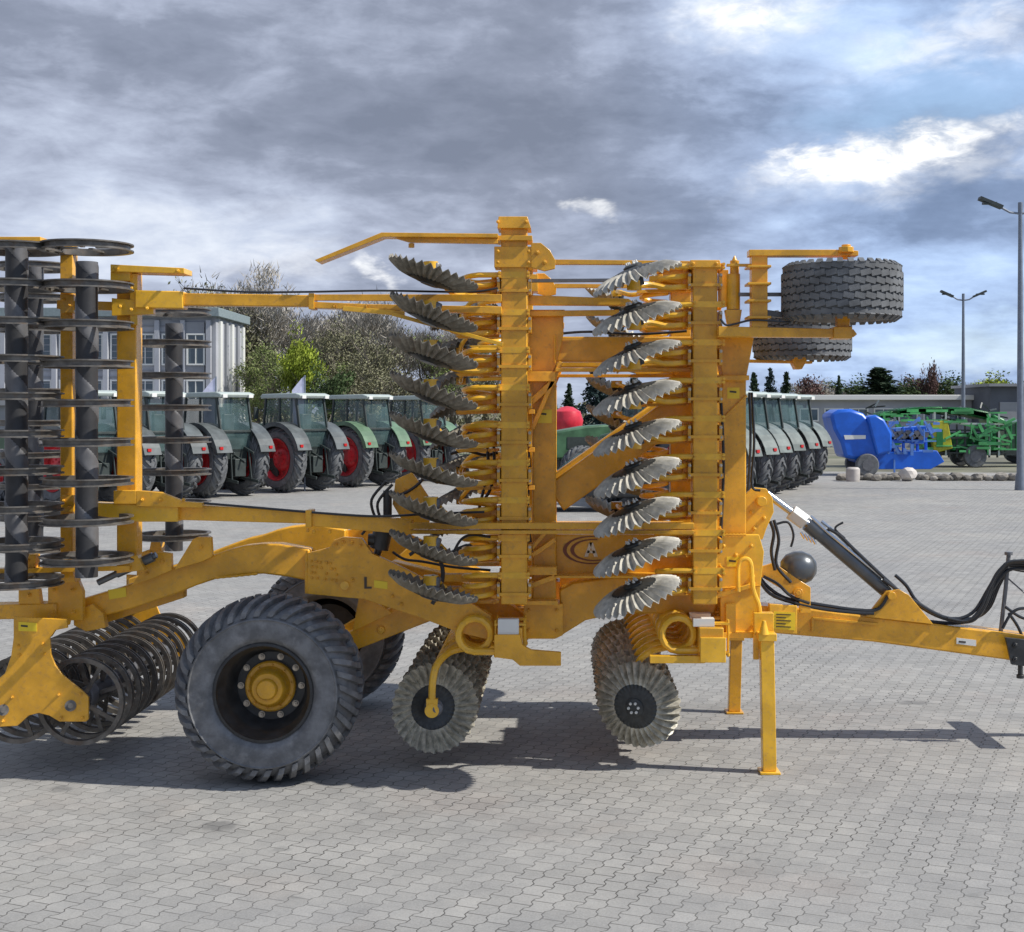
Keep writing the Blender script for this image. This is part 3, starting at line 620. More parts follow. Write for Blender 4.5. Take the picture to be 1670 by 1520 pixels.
mb = MB(); x = P(1745, 0, 10.1).x; mb.box((x, YC, 0.66), (0.10, 0.85, 0.10)); mb.cyl((x, YC, 0.62), (x + 0.3, YC, 0.60), 0.05, n=12); part('hitch_bar', mb, 'paint', 0.008)

# ---- small depth wheels folded at the front top
mb = MB(); r0 = 0.39; hw = 0.17
prof = [(0.20, -hw * .75), (0.26, -hw * .95), (0.31, -hw * 1.04), (0.35, -hw * 1.0), (0.372, -hw * .82), (0.378, -hw * .5), (0.379, 0)]; prof += [(a, -b) for a, b in prof[-2::-1]]
mb.lathe(prof, axis='Z', n=56)
for row in range(7):
    z = (-3 + row) * hw * 0.285; rr = 0.388 - (0.010 if abs(row - 3) == 3 else 0)
    for k in range(34):
        a = 2 * math.pi * (k + (0.5 if row % 2 else 0)) / 34; c, s_ = math.cos(a), math.sin(a); tilt = R(13 if row % 2 else -13)
        rot = Matrix.Rotation(a, 3, 'Z') @ Matrix.Rotation(tilt, 3, 'X'); mb.box((c * (rr - 0.012), s_ * (rr - 0.012), z), (0.03, 0.069, hw * 0.215), rot)
for sgn in (-1, 1):
    for k in range(34):
        a = 2 * math.pi * (k + 0.25) / 34; rot = Matrix.Rotation(a, 3, 'Z') @ Matrix.Rotation(sgn * R(35), 3, 'Y'); mb.box((math.cos(a) * 0.360, math.sin(a) * 0.360, sgn * hw * 1.0), (0.05, 0.035, 0.02), rot)
me_sty = mb.mesh('tyre', 'rubber')
mb = MB(); mb.lathe([(0.20, -hw * .8), (0.215, -hw * .8), (0.19, -hw * .4), (0.18, 0), (0.06, 0.02), (0.05, -hw * .9), (0, -hw * .9)], axis='Z', n=40); mb.lathe([(0.215, hw * .8), (0.19, hw * .4), (0.18, 0)], axis='Z', n=40); me_srim = mb.mesh('wheel', 'paint')
p = P(1378, 475, 8.9); M1 = Tr(p.x, 9.0, 3.175); wh = link('support_wheel', me_srim, C, M1); link('tyre', me_sty, wh, M1)
p = P(1308, 549, 11.0); M2 = Tr(p.x, 11.0, p.z) @ Matrix.Rotation(0.2, 4, 'Z'); wh = link('support_wheel', me_srim, C, M2); link('tyre', me_sty, wh, M2)
mb = MB(); mb.ppx([(1222, 407), (1380, 407), (1400, 409), (1400, 417), (1222, 417)], 8.94, 0.12); mb.cyl(P(1380, 423, 9.0), P(1380, 399, 9.0), 0.03, n=12); mb.cyl(P(1380, 412, 8.93), P(1380, 403, 8.93), .05, n=8); part('wheel_arm', mb, 'paint', 0.003)
mb = MB(); mb.ppx([(1226, 416), (1252, 416), (1252, 540), (1226, 540)], 8.955, 0.11)
for v in (432, 460, 488, 515): mb.ppx([(1220, v), (1258, v), (1258, v + 4), (1220, v + 4)], 8.92, 0.18)
part('wheel_post', mb, 'paint', 0.003)
mb = MB(); mb.ppx([(1172, 532), (1392, 537), (1398, 545), (1392, 550), (1172, 549)], 8.95, 0.12); mb.ppx([(1366, 510), (1386, 510), (1386, 537), (1366, 537)], 8.96, .08); mb.ppx([(1360, 533), (1390, 533), (1390, 552), (1360, 552)], 8.93, 0.16); part('wheel_arm', mb, 'paint', 0.003)
mb = MB(); mb.cyl(P(1196, 447, 9.1), P(1196, 505, 9.1), 0.045, n=18); mb.cyl(P(1198, 447, 9.1), P(1198, 425, 9.1), 0.030, n=14); mb.cyl(P(1198, 425, 9.1), P(1198, 417, 9.1), .02, .004, n=10); mb.ppx([(1183, 505), (1210, 505), (1206, 532), (1188, 532)], 9.06, .08); mb.ppx([(1186, 430), (1226, 430), (1226, 434), (1186, 434)], 9.0, .05); mb.ppx([(1172, 440), (1188, 440), (1188, 500), (1172, 500)], 9.16, .05); part('wing_cylinder', mb, 'paint', .002)
mb = MB(); mb.ppx([(1205, 477), (1290, 477), (1290, 483), (1205, 483)], 9.06, 0.03); mb.ppx([(1250, 505), (1300, 512), (1300, 521), (1250, 515)], 9.06, 0.05); part('stay_bar', mb, 'shaft_grey', .002)
mb = MB(); mb.ppx([(1218, 586), (1325, 589), (1325, 593), (1218, 591)], 10.9, .1); mb.ppx([(1294, 575), (1310, 575), (1316, 588), (1308, 602), (1298, 602), (1292, 590)], 10.88, .14); mb.ppx([(1215, 538), (1312, 545), (1312, 552), (1215, 548)], 10.9, .1); part('wheel_arm', mb, 'paint', .003)

for i in range(9):
    for (ua, ub_, v0) in ((742, 814, 466), (1052, 1127, 453)):
        v = v0 + 62 * i; mb = MB(); mb.ppx([(ua, v + 19), (ub_, v + 17), (ub_, v + 22), (ua + 6, v + 24)], 9.34, .05); nut(mb, P(ub_ - 8, v + 20, 9.34), .012); both('arm_rod', mb, 'paint_bright' if i % 3 else 'paint', .002)
        mb = MB(); mb.ppx([(ub_ - 12, v - 20), (ub_ - 4, v - 20), (ub_ - 4, v + 16), (ub_ - 14, v + 12)], 9.20, .03); nut(mb, P(ub_ - 8, v - 12, 9.20), .010); part('arm_cheek', mb, 'paint', .002)
for v in (668, 730, 792):
    mb = MB(); mb.ppx([(862, v), (872, v), (872, v + 7), (862, v + 7)], 9.2, .2); part('spacer', mb, 'paint', .002)
    mb = MB(); mb.ppx([(1170, v - 20), (1180, v - 20), (1180, v - 12), (1170, v - 12)], 9.2, .2); part('spacer', mb, 'paint', .002)
# ---- bars across the top
mb = MB(); mb.ppx([(513, 424), (622, 379), (812, 381), (812, 387), (625, 386), (519, 428)], 9.0, .14); mb.ppx([(640, 387), (812, 389), (812, 397), (668, 395)], 9.05, .05); mb.cyl(P(671, 397, 9.07), P(671, 404, 9.07), .02, n=8); part('top_guard_bar', mb, 'paint', .002)
mb = MB(); mb.ppx([(866, 396), (882, 396), (897, 408), (906, 425), (905, 438), (888, 442), (866, 436)], 9.08, 0.035); nut(mb, P(876, 412, 9.08), .016); nut(mb, P(888, 428, 9.08), .016); both('quadrant_plate', mb, 'paint', .003)
mb = MB(); mb.ppx([(903, 423), (1165, 426), (1165, 431), (903, 431)], 9.2, .06); both('tie_bar', mb, 'paint', .002)
mb = MB(); mb.ppx([(862, 455), (1012, 454), (1012, 459), (862, 460)], 9.2, .05); part('tie_rod', mb, 'shaft_grey')
mb = MB(); mb.ppx([(862, 481), (1025, 487), (1032, 492), (1025, 498), (862, 497)], 9.25, .09); mb.ppx([(862, 507), (1010, 505), (1010, 514), (862, 516)], 9.28, .06); part('tie_tube', mb, 'paint', .004)
# ---- long parallel links to the rear rollers
mb = MB(); mb.ppx([(220, 473), (298, 475), (298, 503), (220, 502)], 9.02, .13); part('link_socket', mb, 'paint_bright', .006)
mb = MB(); mb.ppx([(296, 478), (505, 481), (505, 500), (296, 498)], 9.05, .09); part('link_tube', mb, 'paint', .006)
mb = MB(); mb.ppx([(503, 478), (512, 478), (512, 504), (503, 504)], 9.02, .14); mb.ppx([(510, 480), (818, 480), (818, 492), (510, 490)], 9.05, .03); mb.ppx([(510, 492), (600, 496), (818, 500), (818, 512), (640, 506), (510, 502)], 9.05, .12)
for u in (545, 598): nut(mb, P(u, 500, 9.05), .014)
part('link_beam', mb, 'paint', .003)
mb = MB(); mb.bpx(640, 512, 820, 562, 6, 9.0, .03); mb.bpx(560, 503, 660, 512, 8, 9.03, .05); part('link_brace', mb, 'paint_bright', .002)
mb = MB(); mb.ppx([(150, 820), (290, 824), (290, 851), (222, 851), (150, 840)], 9.0, .13); part('link_socket', mb, 'paint_bright', .006)
mb = MB(); mb.ppx([(288, 822), (500, 834), (500, 854), (288, 848)], 9.05, .09); part('link_tube', mb, 'paint', .006)
mb = MB(); mb.ppx([(498, 832), (508, 832), (508, 860), (498, 860)], 9.02, .14); mb.ppx([(506, 836), (672, 848), (672, 872), (506, 858)], 9.05, .10)
for u, v in ((502, 862), (512, 864), (538, 864)): mb.cyl(P(u, v, 9.07), P(u, v + 6, 9.07), .012, n=6)
part('link_beam', mb, 'paint', .004)
mb = MB(); mb.ppx([(222, 800), (262, 803), (300, 818), (330, 820), (330, 828), (222, 826)], 8.98, .05); mb.ppx([(185, 800), (222, 800), (222, 822), (185, 822)], 8.98, .06)
for u in (232, 262, 300): nut(mb, P(u, 815, 8.98), .013)
part('link_bracket', mb, 'paint', .003)
for pts, Yq, m_ in (([(1186, 632), (1206, 632), (1206, 650), (1186, 650)], 9.397, 'sticker'), ([(876, 668), (900, 668), (900, 690), (876, 690)], 9.397, 'sticker'), ([(1185, 908), (1206, 908), (1206, 924), (1185, 924)], 9.337, 'sticker'), ([(30, 1014), (60, 1016), (60, 1030), (30, 1029)], 8.927, 'sticker'), ([(1560, 1040), (1592, 1044), (1592, 1054), (1560, 1050)], 9.977, 'white_part')):
    mb = MB(); mb.ppx(pts, Yq, .003); o = part('sticker', mb, m_)
    u0, v0 = pts[0]; hb = MB(); hb.ppx([(u0 + 4, v0 + 5), (u0 + 15, v0 + 6), (u0 + 15, v0 + 9), (u0 + 4, v0 + 8)], Yq - .002, .003); part('sticker_mark', hb, 'sticker_ink')
for u0, v0, u1, v1 in ((905, 547, 905, 592), (500, 898, 500, 968), (1168, 960, 1240, 955), (868, 984, 907, 984), (1177, 872, 1217, 872), (350, 943, 420, 936)):
    mb = MB(); n_ = 14; mb.tube([P(u0 + (u1 - u0) * i / n_, v0 + (v1 - v0) * i / n_, 9.33 if u0 > 800 else 9.2) for i in range(n_ + 1)], .007, 6, radii=[.006 + .003 * (i % 2) for i in range(n_ + 1)]); part('weld_seam', mb, 'paint')
hose([(300, 470), (400, 476), (500, 476), (620, 474), (760, 476), (812, 470)], 9.02, .007); hose([(300, 818), (420, 828), (540, 838), (620, 842), (700, 838), (790, 835)], 9.03, .008)
hose([(905, 545), (960, 541), (1040, 545), (1120, 540)], 9.42, .009); hose([(1222, 640), (1224, 720), (1220, 800)], 9.45, .009); hose([(1226, 640), (1230, 720), (1226, 790), (1240, 800)], 9.5, .009)
hose([(1175, 520), (1184, 530), (1200, 528), (1230, 522), (1290, 526)], 8.93, .007); hose([(740, 900), (752, 880), (770, 872), (800, 876)], 9.1, .009)
hose([(590, 872), (600, 860), (612, 850), (630, 848)], 9.22, .009); hose([(640, 900), (660, 912), (690, 916), (740, 925), (800, 930)], 9.3, .009)
# ---- rear carrying arms
arm_top = [(90, 990), (150, 972), (200, 957), (250, 938), (284, 925), (320, 912), (347, 906), (375, 896), (400, 890), (428, 887), (455, 887), (505, 896)]
arm_bot = [(505, 948), (470, 941), (430, 936), (400, 937), (375, 940), (350, 945), (320, 955), (289, 968), (250, 981), (214, 993), (180, 1002), (150, 1008), (90, 1014)]
mb = MB(); mb.ppx(arm_top + arm_bot, 9.25, .15); both('carrying_arm', mb, 'paint', .012)
mb = MB(); mb.ppx([(497, 903), (538, 893), (544, 881), (560, 876), (590, 878), (607, 903), (645, 920), (700, 948), (760, 978), (800, 1004), (800, 1044), (750, 1032), (682, 1006), (593, 977), (549, 973), (497, 968)], 9.20, .05)
random.seed(3)
for i in range(4):
    for j in range(6):
        if random.random() < .8: nut(mb, P(508 + j * 8 + random.uniform(-2, 2), 915 + i * 9 + j * .8, 9.2), .009, .012)
for u, v in ((548, 888), (560, 884), (574, 885), (588, 890), (575, 945), (640, 972), (655, 985)): nut(mb, P(u, v, 9.2), .012)
both('side_plate', mb, 'paint', .004)
mb = MB(); mb.cyl(P(562, 955, 9.2), P(562, 955, 9.17), .028, n=18); mb.cyl(P(562, 955, 9.17), P(562, 955, 9.155), .013, n=6); part('pivot_pin', mb, 'paint_bright')
mb = MB(); mb.ppx([(594, 941), (598, 941), (598, 957), (606, 957), (606, 960), (594, 960)], 9.195, .003); part('side_mark', mb, 'sticker_ink')
mb = MB(); mb.ppx([(610, 946), (632, 949), (632, 961), (610, 958)], 9.196, .003); part('sticker', mb, 'sticker')
mb = MB(); mb.ppx([(612, 940), (640, 915), (720, 935), (815, 975), (860, 1005), (855, 1035), (800, 1010), (700, 970)], 9.55, .14); both('inner_arm', mb, 'paint', .01)
mb = MB(); mb.ppx([(645, 782), (672, 770), (700, 812), (700, 852), (660, 856), (640, 822)], 9.35, .04); nut(mb, P(660, 800, 9.35), .015); part('spring_bracket', mb, 'paint', .004)
mb = MB(); mb.cyl(P(632, 800, 9.3), P(632, 850, 9.3), .03, n=14); mb.cyl(P(628, 850, 9.3), P(618, 895, 9.3), .065, n=18); mb.cyl(P(618, 895, 9.3), P(612, 912, 9.3), .025, n=10); mb.cyl(P(601, 880, 9.28), P(612, 880, 9.28), .04, n=12)
for a in ((640, 790, 622, 850), (630, 785, 612, 845)): mb.tube([P(a[0], a[1], 9.28), P(a[2] - 6, (a[1] + a[3]) / 2, 9.28), P(a[2], a[3], 9.28)], .011, 6, smooth=5)
part('damper', mb, 'black_paint')
mb = MB(); hose([(700, 880), (712, 900), (722, 930), (718, 960), (705, 985)], 9.1, .014); hose([(668, 905), (690, 890), (712, 880), (700, 862)], 9.15, .012); hose([(800, 690), (806, 740), (802, 790), (790, 815)], 9.35, .011); hose([(792, 700), (796, 760), (786, 810), (776, 850)], 9.35, .011); hose([(856, 690), (863, 760), (860, 830), (866, 900)], 9.3, .012); hose([(848, 700), (855, 780), (862, 860)], 9.33, .010)
hose([(735, 740), (760, 735), (790, 742), (812, 738)], 9.4, .011); hose([(700, 745), (690, 780), (668, 800), (640, 812)], 9.3, .011); hose([(1175, 640), (1180, 760), (1174, 900)], 9.32, .010)
# ---- rear end frame and roller carriers
mb = MB(); mb.ppx([(-60, 988), (92, 984), (92, 1008), (-60, 1012)], 9.1, .16); part('roller_beam', mb, 'paint', .008)
mb = MB(); mb.ppx([(78, 952), (100, 944), (128, 948), (135, 965), (135, 1012), (78, 1012)], 9.12, .05); mb.ppx([(30, 962), (40, 957), (62, 957), (66, 985), (30, 985)], 9.1, .06)
for u, v in ((88, 962), (118, 962), (88, 998), (120, 998), (48, 970)): nut(mb, P(u, v, 9.1), .014)
mb.ppx([(100, 930), (118, 930), (122, 950), (96, 950)], 9.05, .12)
both('frame_bracket', mb, 'paint', .004)
mb = MB(); mb.ppx([(284, 929), (314, 880), (322, 876), (344, 876), (346, 908), (330, 916)], 9.19, .05); nut(mb, P(328, 892, 9.19), .014); part('arm_lug', mb, 'paint', .004)
mb = MB(); mb.ppx([(214, 955), (250, 905), (258, 900), (279, 903), (280, 930), (245, 945)], 9.19, .05); nut(mb, P(265, 915, 9.19), .014); nut(mb, P(240, 935, 9.19), .012); part('arm_lug', mb, 'paint', .004)
mb = MB(); mb.ppx([(176, 962), (205, 958), (206, 973), (178, 978)], 9.245, .003); part('sticker', mb, 'sticker')
mb = MB(); mb.cyl(P(160, 950, 9.1), P(255, 905, 9.1), .022, n=12); mb.cyl(P(190, 935, 9.1), P(250, 908, 9.1), .033, n=12); part('roller_cylinder', mb, 'cyl_grey')
mb = MB(); mb.ppx([(120, 1000), (150, 985), (168, 1000), (172, 1024), (140, 1030), (120, 1020)], 9.2, .07); mb.ppx([(155, 985), (300, 940), (300, 975), (155, 1022)], 9.42, .08); part('roller_carrier', mb, 'paint', .004)
plate = [(22, 1006), (108, 1010), (110, 1024), (90, 1028), (81, 1040), (83, 1068), (90, 1085), (102, 1101), (133, 1126), (144, 1137), (144, 1173), (140, 1177), (97, 1177), (80, 1167), (63, 1163), (47, 1167), (28, 1184), (-38, 1187), (-42, 1138), (-20, 1122), (8, 1098), (18, 1070), (22, 1040)]
mb = MB(); mb.ppx(plate, 8.93, .02)
for u, v in ((30, 1053), (32, 1068), (70, 1050), (72, 1066), (20, 1137), (96, 1133), (132, 1131), (100, 1170), (135, 1170), (5, 1176)): nut(mb, P(u, v, 8.93), .011, .010)
mb.ppx([(74, 1010), (108, 1012), (106, 1022), (84, 1030), (76, 1042)], 8.95, .10)
rp = part('roller_side_plate', mb, 'paint', .003); mirror(rp)
for u, v in ((115, 1151), (5, 1158)): mb = MB(); mb.cyl(P(u, v, 8.93), P(u, v, 8.915), .036, n=22); mb.cyl(P(u, v, 8.915), P(u, v, 8.90), .018, n=12); part('bearing_cap', mb, 'ring_steel')
# rings: outward-open channel ring, axis Y, with spokes
def ring_mesh():
    mb = MB(); ro, ri, h = 0.288, 0.258, 0.024
    prof = [(ro, -h), (ro, -h + .009), (ri + .008, -h + .010), (ri + .008, h - .010), (ro, h - .009), (ro, h), (ri, h - .002), (ri, -h + .002)]
    mb.lathe(prof, n=56, closed=True)
    for k in range(4):
        a = k * math.pi / 2 + .4; d = Vector((math.cos(a), 0, math.sin(a))); mb.beam(d * 0.06, d * 0.262, 0.028, 0.012, up=(0, 1, 0))
    return mb.mesh('roller_ring', 'ring_steel')
me_ring = ring_mesh()
mb = MB(); n_ = 150; mb.lathe([(0.072, -1.25 + 2.5 * i / n_) for i in range(n_ + 1)], n=4, twist=R(5.6)); 
mb = MB(); mb.cyl((0, -1.25, 0), (0, 1.25, 0), 0.068, n=28); mb.cur = 1; n_ = 130
vs = []; fs = []
for i in range(n_ + 1):
    y = -1.25 + 2.5 * i / n_
    for k in range(9): a = 2 * math.pi * y / 0.52 + k * R(150) / 8; q_ = 0.0725 if 0 < k < 8 else 0.066; vs.append((q_ * math.cos(a), y, q_ * math.sin(a)))
for i in range(n_):
    for k in range(8): fs.append((i * 9 + k, i * 9 + k + 1, (i + 1) * 9 + k + 1, (i + 1) * 9 + k))
mb.add(vs, fs); me_shaftw = mb.mesh('roller_shaft', ['shaft_dark', 'shaft_grey'])
def roller(M, L, n, off=0.0):
    s_ = link('roller_shaft', me_shaftw, C, M @ Tr(0, L / n * .42 if n < 10 else 0, 0) @ Matrix.Diagonal((1, (L * (1 - .9 / n)) / 2.5, 1, 1)))
    for i in range(n):
        y = -L / 2 + (i + 0.5) * L / n + off; R_ = M @ Tr(0, y, 0) @ Matrix.Rotation(random.uniform(0, 1.5), 4, 'Y') @ Matrix.Rotation(R(random.uniform(-.6, .6)), 4, 'X'); link('roller_ring', me_ring, s_, R_)
def zof(v, Y): return 2.4 - (v - 671) / F * Y
x1 = P(139, 0, 8.75).x; x2 = P(24, 0, 8.75).x
zt, zb = zof(403, 8.75), zof(912, 8.75); st = (zt - zb) / 8
roller(Tr(x1, 8.78, (zt + zb) / 2) @ FOLD['near'], st * 9, 9); roller(Tr(x2, 8.78, (zt + zb) / 2 - st * .30) @ FOLD['near'], st * 9.5, 10)
xf = P(281, 0, 10.9).x; roller(Tr(xf, 10.95, (zt + zb) / 2 - .15) @ FOLD['near'], st * 8.2, 8); roller(Tr(P(52, 0, 10.9).x, 10.95, (zt + zb) / 2 - .02) @ FOLD['near'], st * 10, 10)
xg1 = P(118, 0, 8.95).x; xg2 = P(5, 0, 8.95).x; zg = zof(1152, 8.95)
roller(Tr(xg1, 10.12, zg), 2.2, 12); roller(Tr(xg2, 10.15, zg - .01), 2.2, 12, .06)
mb = MB(); mb.ppx([(190, 445), (222, 445), (222, 908), (190, 908)], 9.10, .14); part('roller_post', mb, 'paint', .008)
mb = MB(); mb.ppx([(98, 470), (118, 470), (118, 935), (98, 935)], 9.12, .12); part('roller_post', mb, 'paint', .006)
mb = MB(); mb.ppx([(180, 431), (300, 437), (300, 446), (180, 443)], 9.0, .2); mb.ppx([(180, 443), (212, 443), (212, 458), (180, 458)], 9.02, .14); mb.ppx([(212, 446), (224, 446), (224, 530), (212, 530)], 9.05, .05); mb.ppx([(182, 486), (250, 492), (250, 512), (182, 515)], 9.04, .05)
for u, v in ((190, 438), (214, 470), (214, 505), (196, 500), (240, 503), (290, 442)): nut(mb, P(u, v, 9.0), .014)
part('roller_bracket', mb, 'paint_bright', .003)
for a_ in ([(94, 905), (125, 905), (122, 930), (100, 930)], [(190, 906), (224, 906), (236, 930), (190, 935)], [(40, 905), (58, 905), (58, 930), (40, 930)], [(98, 808), (120, 808), (120, 835), (98, 835)], [(98, 480), (120, 480), (120, 510), (98, 510)]):
    mb = MB(); mb.ppx(a_, 9.03, .08); nut(mb, P(a_[0][0] + 6, a_[0][1] + 8, 9.03), .01); nut(mb, P(a_[0][0] + 16, a_[0][1] + 18, 9.03), .01); part('roller_bracket', mb, 'paint', .003)
mb = MB(); mb.ppx([(-60, 386), (66, 386), (66, 395), (-60, 395)], 8.9, .12); mb.ppx([(15, 395), (35, 395), (35, 408), (15, 408)], 8.9, .08); part('roller_cross_bar', mb, 'paint', .003)
mb = MB(); mb.ppx([(98, 396), (118, 396), (118, 470), (98, 470)], 8.98, .1); part('roller_cross_bar', mb, 'paint', .003)
mb = MB(); mb.bpx(-50, 932, 215, 925, 8, 9.0, .1); part('roller_cross_bar', mb, 'paint', .003)
for (u0, v0, u1, v1) in ((155, 825, 200, 830), (150, 497, 200, 500)):
    mb = MB(); mb.bpx(u0 - 55, v0, u1, v1, 14, 9.08, .06); part('roller_tie', mb, 'paint', .003)
# ================================================================== TRACTORS
me_rt = tyre_mesh('tyre', 1.0, 0.66, 0.60, 'rubber', 22, lug=0.06, lw=0.10, sweep=0.6, bulge=0.03)
me_ft = tyre_mesh('tyre', 0.72, 0.52, 0.36, 'rubber', 20, lug=0.05, lw=0.085, sweep=0.6, bulge=0.02)
def rimm(rr, hw, m):
    mb = MB(); mb.lathe([(rr, -hw * .6), (rr + .03, -hw * .95), (rr + .01, -hw * .97), (rr - .03, -hw * .7), (rr * .90, -hw * .45), (rr * .88, -hw * .25), (rr * .82, -hw * .25), (rr * .80, -hw * .05), (rr * .62, -hw * .05), (rr * .55, -hw * .25), (rr * .42, -hw * .45), (rr * .2, -hw * .5), (0, -hw * .5)], n=36)
    for k in range(8): a = k * math.pi / 4; nut(mb, (rr * .33 * math.cos(a), -hw * .46, rr * .33 * math.sin(a)), .03, .03)
    return mb.mesh('rim', m)
me_rr = rimm(.61, .33, 'red_rim'); me_fr = rimm(.36, .26, 'red_rim')
def arc_fender(r, y0, y1, a0, a1, th=.03, n=14):
    mb = MB()
    for i in range(n):
        t0 = R(a0 + (a1 - a0) * i / n); t1 = R(a0 + (a1 - a0) * (i + 1) / n)
        pts = [(math.cos(t0) * r, math.sin(t0) * r), (math.cos(t1) * r, math.sin(t1) * r), (math.cos(t1) * (r + th), math.sin(t1) * (r + th)), (math.cos(t0) * (r + th), math.sin(t0) * (r + th))]
        mb.prism([(x, z + 1.0) for x, z in pts], y0, y1)
        q = [(math.cos(t0) * r, math.sin(t0) * r), (math.cos(t1) * r, math.sin(t1) * r), (math.cos(t1) * (r - .10), math.sin(t1) * (r - .10)), (math.cos(t0) * (r - .10), math.sin(t0) * (r - .10))]
        yy = y0 if abs(y0) > abs(y1) else y1; mb.prism([(x, z + 1.0) for x, z in q], yy - .012, yy + .012)
    return mb
def make_tractor(label, body='tractor_green', fend='fender_grey', group='tractors parked at the back of the yard'):
    t = thing('tractor', (0, 0, 0), 0, label, 'tractor', group); I = Matrix.Identity(4)
    mb = MB(); prof = [(0.85, 1.05), (3.75, 1.0), (3.95, 1.15), (3.98, 1.55), (3.80, 1.80), (2.6, 2.0), (0.85, 2.12)]
    mb.prism(prof, -.42, .42); link('hood', mb.mesh('hood', body), t, I, .06)
    mb = MB(); mb.box((3.97, 0, 1.4), (.04, .6, .45)); mb.box((2.4, .43, 1.5), (1.6, .02, .35)); mb.box((2.4, -.43, 1.5), (1.6, .02, .35)); link('grille', mb.mesh('grille', 'tractor_dark'), t, I)
    mb = MB(); mb.box((1.3, 0, .85), (4.2, .5, .5)); mb.box((0, 0, 1.0), (.9, 1.25, .55)); mb.box((-.35, 0, 1.3), (.25, 1.3, .9)); mb.box((2.8, 0, .72), (.3, 1.6, .22)); mb.box((4.1, 0, .8), (.35, .9, .5))
    for s_ in (-1, 1):
        mb.beam((-.4, s_ * .42, .55), (-1.15, s_ * .48, .45), .09, .05); mb.beam((-.85, s_ * .45, .5), (-.75, s_ * .42, 1.35), .06, .05); mb.beam((-.45, s_ * .42, 1.45), (-.95, s_ * .45, 1.25), .08, .06); mb.box((.55, s_ * .85, .75), (.9, .5, .55)); mb.box((.5, s_ * 1.0, .45), (.45, .25, .04)); mb.box((.5, s_ * 1.05, .7), (.45, .22, .04))
    mb.box((-.62, 0, .75), (.3, .35, .3)); mb.beam((-.5, 0, 1.2), (-1.0, 0, 1.0), .07, .07); link('chassis', mb.mesh('chassis', 'tractor_dark'), t, I, .015)
    mb = MB(); mb.prism([(-.55, 1.35), (1.05, 1.25), (1.12, 1.8), (.98, 2.82), (-.42, 2.82), (-.60, 1.9)], -.70, .70); link('glazing', mb.mesh('glazing', 'glass'), t, I, .03)
    mb = MB()
    for s_ in (-1, 1):
        y = s_ * .715; mb.beam((-.60, y, 1.85), (-.42, y, 2.84), .09, .07); mb.beam((.35, y, 1.3), (.33, y, 2.84), .07, .06); mb.beam((1.12, y, 1.8), (.98, y, 2.84), .08, .07); mb.beam((1.12, y, 1.8), (1.02, y, 1.2), .09, .07); mb.beam((-.60, y, 1.88), (-.50, y, 1.3), .12, .07)
        mb.beam((1.05, y, 1.28), (-.5, y, 1.38), .12, .06); mb.beam((1.05, s_ * .8, 2.5), (1.1, s_ * 1.05, 2.5), .03, .03); mb.box((1.12, s_ * 1.08, 2.4), (.05, .18, .35))
    mb.beam((-.60, -.7, 1.88), (-.60, .7, 1.88), .07, .07, up=(1, 0, 0)); link('cab_frame', mb.mesh('cab_frame', 'tractor_dark'), t, I, .01)
    mb = MB(); mb.box((.05, 0, 1.62), (.5, .5, .16)); mb.box((-.22, 0, 2.0), (.14, .48, .75)); mb.box((.75, 0, 1.9), (.12, .3, .35)); mb.box((.25, 0, 1.42), (1.35, 1.2, .12)); link('seat', mb.mesh('seat', 'tractor_dark'), t, I, .03)
    mb = MB(); mb.prism([(-.62, 2.84), (1.12, 2.84), (1.2, 2.9), (1.1, 2.98), (-.45, 3.0), (-.68, 2.94)], -.80, .80); link('cab_roof', mb.mesh('cab_roof', 'roof_pale'), t, I, .03)
    for y in (-.6, .6):
        for x in (-.67, 1.2): mb = MB(); mb.box((x, y, 2.88), (.06, .2, .09)); link('work_lamp', mb.mesh('work_lamp', 'white_part'), t, I)
    for s_ in (-1, 1):
        y = s_ * .98; link('fender', arc_fender(1.10, s_ * .66, s_ * 1.36, 20, 165).mesh('fender', fend), t, I)
        M = Tr(0, y, 1.0) @ Matrix.Rotation(0 if s_ < 0 else math.pi, 4, 'Z'); wh = link('rear_wheel', me_rr, t, M); link('tyre', me_rt, wh, M)
        M = Tr(2.85, s_ * .95, .72) @ Matrix.Rotation(0 if s_ < 0 else math.pi, 4, 'Z'); wh = link('front_wheel', me_fr, t, M); link('tyre', me_ft, wh, M)
        mb = MB(); mb.box((-1.06, s_ * 1.15, 1.42), (.05, .14, .08)); link('tail_lamp', mb.mesh('tail_lamp', 'lamp_red'), t, I)
    mb = MB(); mb.cyl((.9, -.55, 1.9), (.9, -.55, 2.95), .055, n=12); link('exhaust', mb.mesh('exhaust', 'shaft_grey'), t, I)
    return t
proto = {}
def tractor_at(u, v, hd, label, body='tractor_green', fend='fender_grey', sc_=1.0, wheel=True):
    hd = Vector((hd[0], hd[1], 0)).normalized(); rz = math.atan2(hd.y, hd.x); left = Vector((-hd.y, hd.x, 0))
    p = G(u, v) - (left * 0.97 if wheel else Vector())
    p.z = 0.004
    key = (body, fend)
    if key not in proto: t = make_tractor(label, body, fend); proto[key] = t
    else: t = copy_tree(proto[key])
    t['label'] = label; t.matrix_basis = Matrix.Translation(p) @ Matrix.Rotation(rz, 4, 'Z') @ Matrix.Diagonal((.94, .76 if wheel else .9, .98, 1)); return t
HD = (-.80, .60)
tractor_at(85, 826, HD, 'green tractor at the far left, seen between the uprights of the folded roller')
tractor_at(200, 820, HD, 'green tractor right behind the orange roller post at the left')
tractor_at(318, 813, HD, 'green tractor behind the far folded roller, its red rim crossed by roller rings')
tractor_at(450, 804, HD, 'green tractor left of the white banner, red rear rim fully in view')
tractor_at(562, 795, HD, 'green tractor right of the white banner, with the largest visible red rim', fend='fender_green')
